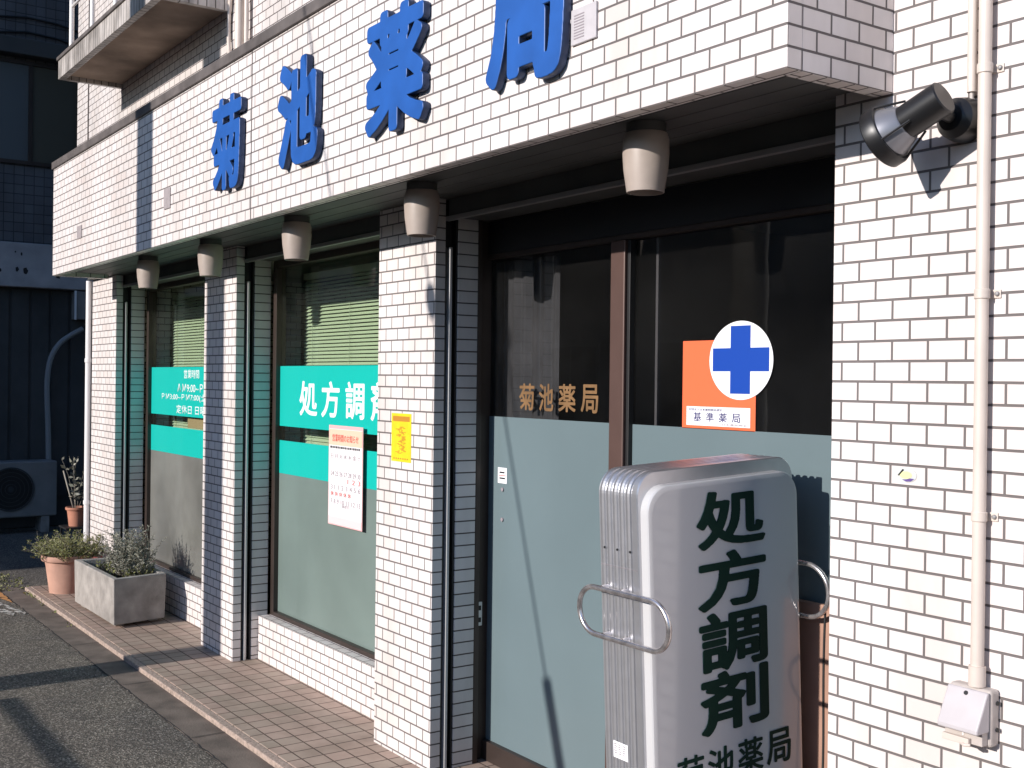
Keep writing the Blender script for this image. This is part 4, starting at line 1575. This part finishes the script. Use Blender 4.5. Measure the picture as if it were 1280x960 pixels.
q.build('fan_opening', M['black'], ac)
q = MB(); q.box(-12.67, -12.41, -0.2, -0.12, -0.029, 0.139); q.box(-12.67, -12.41, 0.42, 0.50, -0.029, 0.139)
q.build('foot', M['concrete'], ac, bevel=0.005)
du = MB()
pts = [(-12.72, 0.56, 0.25), (-12.74, 0.56, 0.7), (-12.74, 0.55, 1.1), (-12.74, 0.53, 1.5), (-12.74, 0.56, 1.78), (-12.74, 0.66, 1.95), (-12.74, 0.80, 2.05), (-12.74, 0.93, 2.12)]
sm = []
for i in range(len(pts) - 1):
    for u in np.linspace(0, 1, 5)[:-1]:
        sm.append(Vector(pts[i]).lerp(Vector(pts[i + 1]), u))
for _ in range(3):
    sm = [sm[0]] + [(sm[i - 1] + sm[i] * 2 + sm[i + 1]) / 4 for i in range(1, len(sm) - 1)] + [sm[-1]]
du.tube(sm, 0.028, 12)
o = du.build('duct_pipe', mat('wrapped_pipe', (0.27, 0.27, 0.27), 0.7))
tag(o, 'bent grey wrapped pipe rising from the air conditioner up the shaded wall', 'pipe')

# ================================================================== STREET BEHIND THE CAMERA (casts shadows, mirrored in the glass)
def street_house(name, x0, x1, y0, y1, h, m_, label):
    e = empty(name, ((x0 + x1) / 2, (y0 + y1) / 2, 0), label, 'building')
    q = MB(); q.box(x0, x1, y0, y1, -0.02, h)
    q.build('wall', m_, e)
    q = MB(); q.box(x0 - 0.12, x1 + 0.12, y0 - 0.12, y1 + 0.12, h + 0.0005, h + 0.18)
    q.build('roof', M['coping'], e)
    n_ = int((x1 - x0) // 2.6)
    storeys = int(h // 2.9) or 1
    for s in range(storeys):
        for i in range(n_):
            xx = x0 + (i + 0.5) * (x1 - x0) / n_
            z_ = 0.9 + s * 2.9
            q = MB()
            q.box(xx - 0.7, xx + 0.7, y1 + 0.0005, y1 + 0.05, z_, z_ + 1.3)
            wf = q.build('window', M['alu'], e)
            q = MB()
            q.box(xx - 0.64, xx - 0.02, y1 + 0.0505, y1 + 0.056, z_ + 0.06, z_ + 1.24)
            q.box(xx + 0.02, xx + 0.64, y1 + 0.0505, y1 + 0.056, z_ + 0.06, z_ + 1.24)
            q.build('pane', M['dark_glass'], wf)
    return e


street_house('low_house', -10.5, 12, -22, -14.2, 4.1, M['opp'], 'long low grey house across the street opposite the pharmacy')
street_house('tall_house', -44, -10.15, -20, -8.0, 9.0, M['opp2'], 'tall dark house across the street shading the neighbouring building')

up_ = empty('utility_pole', (-6.44, -3.8, 0), 'round concrete utility pole at the roadside opposite the tiled building', 'pole')
q = MB(); q.tube([(-6.44, -3.8, -0.03), (-6.44, -3.8, 12.0)], [0.150, 0.130], 28)
q.build('shaft', M['pole'], up_)
q = MB(); q.box(-7.3, -5.7, -3.99, -3.93, 10.6, 10.68); q.box(-7.2, -5.8, -3.99, -3.93, 9.9, 9.97)
q.build('crossarm', M['alu'], up_)
q = MB()
for xx in (-7.2, -6.5, -5.8):
    q.lathe([(0, 0), (0.04, 0), (0.05, 0.03), (0.03, 0.06), (0.045, 0.09), (0.02, 0.14), (0, 0.14)], (xx, -3.96, 10.6805), (0, 0, 1), 16)
q.build('insulator', M['white_paint'], up_)
gw = empty('guy_wire', (-3.01, -3.6, 0), 'slanting steel guy wire with a yellow guard sleeve anchored by the roadside', 'wire')
gx = lambda z: -3.57 - 0.3 * (z - 1.83)
q = MB(); q.tube([(gx(-0.03), -3.6, -0.03), (gx(11.2) , -3.70, 11.2)], 0.0065, 8)
q.build('strand', M['wire'], gw)
q = MB(); q.tube([(gx(0.0), -3.6, 0.0), (gx(1.84), -3.6, 1.84)], 0.030, 14)
q.build('sleeve', M['guard_y'], gw)
q = MB(); q.lathe([(0, 0), (0.028, 0.01), (0.040, 0.05), (0.040, 0.10), (0.028, 0.14), (0, 0.15)], (gx(3.16), -3.612, 3.16), (-0.287, 0, 0.958), 20)
q.build('insulator', M['white_paint'], gw)
gr = empty('guard_rail', (-2, -3.4, 0), 'low white pipe guard rail along the far side of the road', 'guard rail')
q = MB(); q.tube([(-6.10, -3.4, 0.785), (1.8, -3.4, 0.785)], 0.021, 14)
q.build('rail', M['white_paint'], gr)
for i in range(4):
    xx = -6.10 + 2.55 * i
    q = MB(); q.tube([(xx, -3.4, -0.03), (xx, -3.4, 0.80)], 0.024, 14)
    q.build('post', M['white_paint'], gr)



def split_loose(o):
    """turn one mesh of a few separate pieces into one object per piece"""
    bm = bmesh.new(); bm.from_mesh(o.data)
    bm.verts.ensure_lookup_table()
    seen, comps = set(), []
    for v in bm.verts:
        if v.index in seen:
            continue
        st_, c_ = [v], []
        seen.add(v.index)
        while st_:
            x = st_.pop(); c_.append(x.index)
            for e_ in x.link_edges:
                y = e_.other_vert(x)
                if y.index not in seen:
                    seen.add(y.index); st_.append(y)
        comps.append(set(c_))
    bm.free()
    if len(comps) < 2 or len(comps) > 40:
        return
    src = o.data
    for i, c_ in enumerate(comps):
        b2 = bmesh.new(); b2.from_mesh(src)
        b2.verts.ensure_lookup_table()
        bmesh.ops.delete(b2, geom=[v for v in b2.verts if v.index not in c_], context='VERTS')
        me = bpy.data.meshes.new(src.name)
        for mm in src.materials:
            me.materials.append(mm)
        b2.to_mesh(me); b2.free()
        if i == 0:
            first = me
        else:
            n_ = o.copy(); n_.data = me
            COL.objects.link(n_)
    o.data = first


SPLIT = ('canopy_side', 'rib', 'foot', 'lintel', 'shutter_head_rail', 'castor', 'screw', 'bracket', 'leg', 'crossarm', 'insulator', 'teal_band',
         'lock_plate_', 'screw_cap', 'drain_pipes', 'shutter_panel', 'spalled_patch', 'wall_cable', 'pane', 'side_wall', 'railing')
for o in list(SC.objects):
    if o.type == 'MESH' and o.name.split('.')[0] in SPLIT and not o.children:
        split_loose(o)
for o in SC.objects:
    nm = o.name.split('.')[0]
    if nm == 'drain_pipes': o.name = 'drain_pipe'
bpy.data.objects.remove(_fo)
bpy.data.curves.remove(_fc)
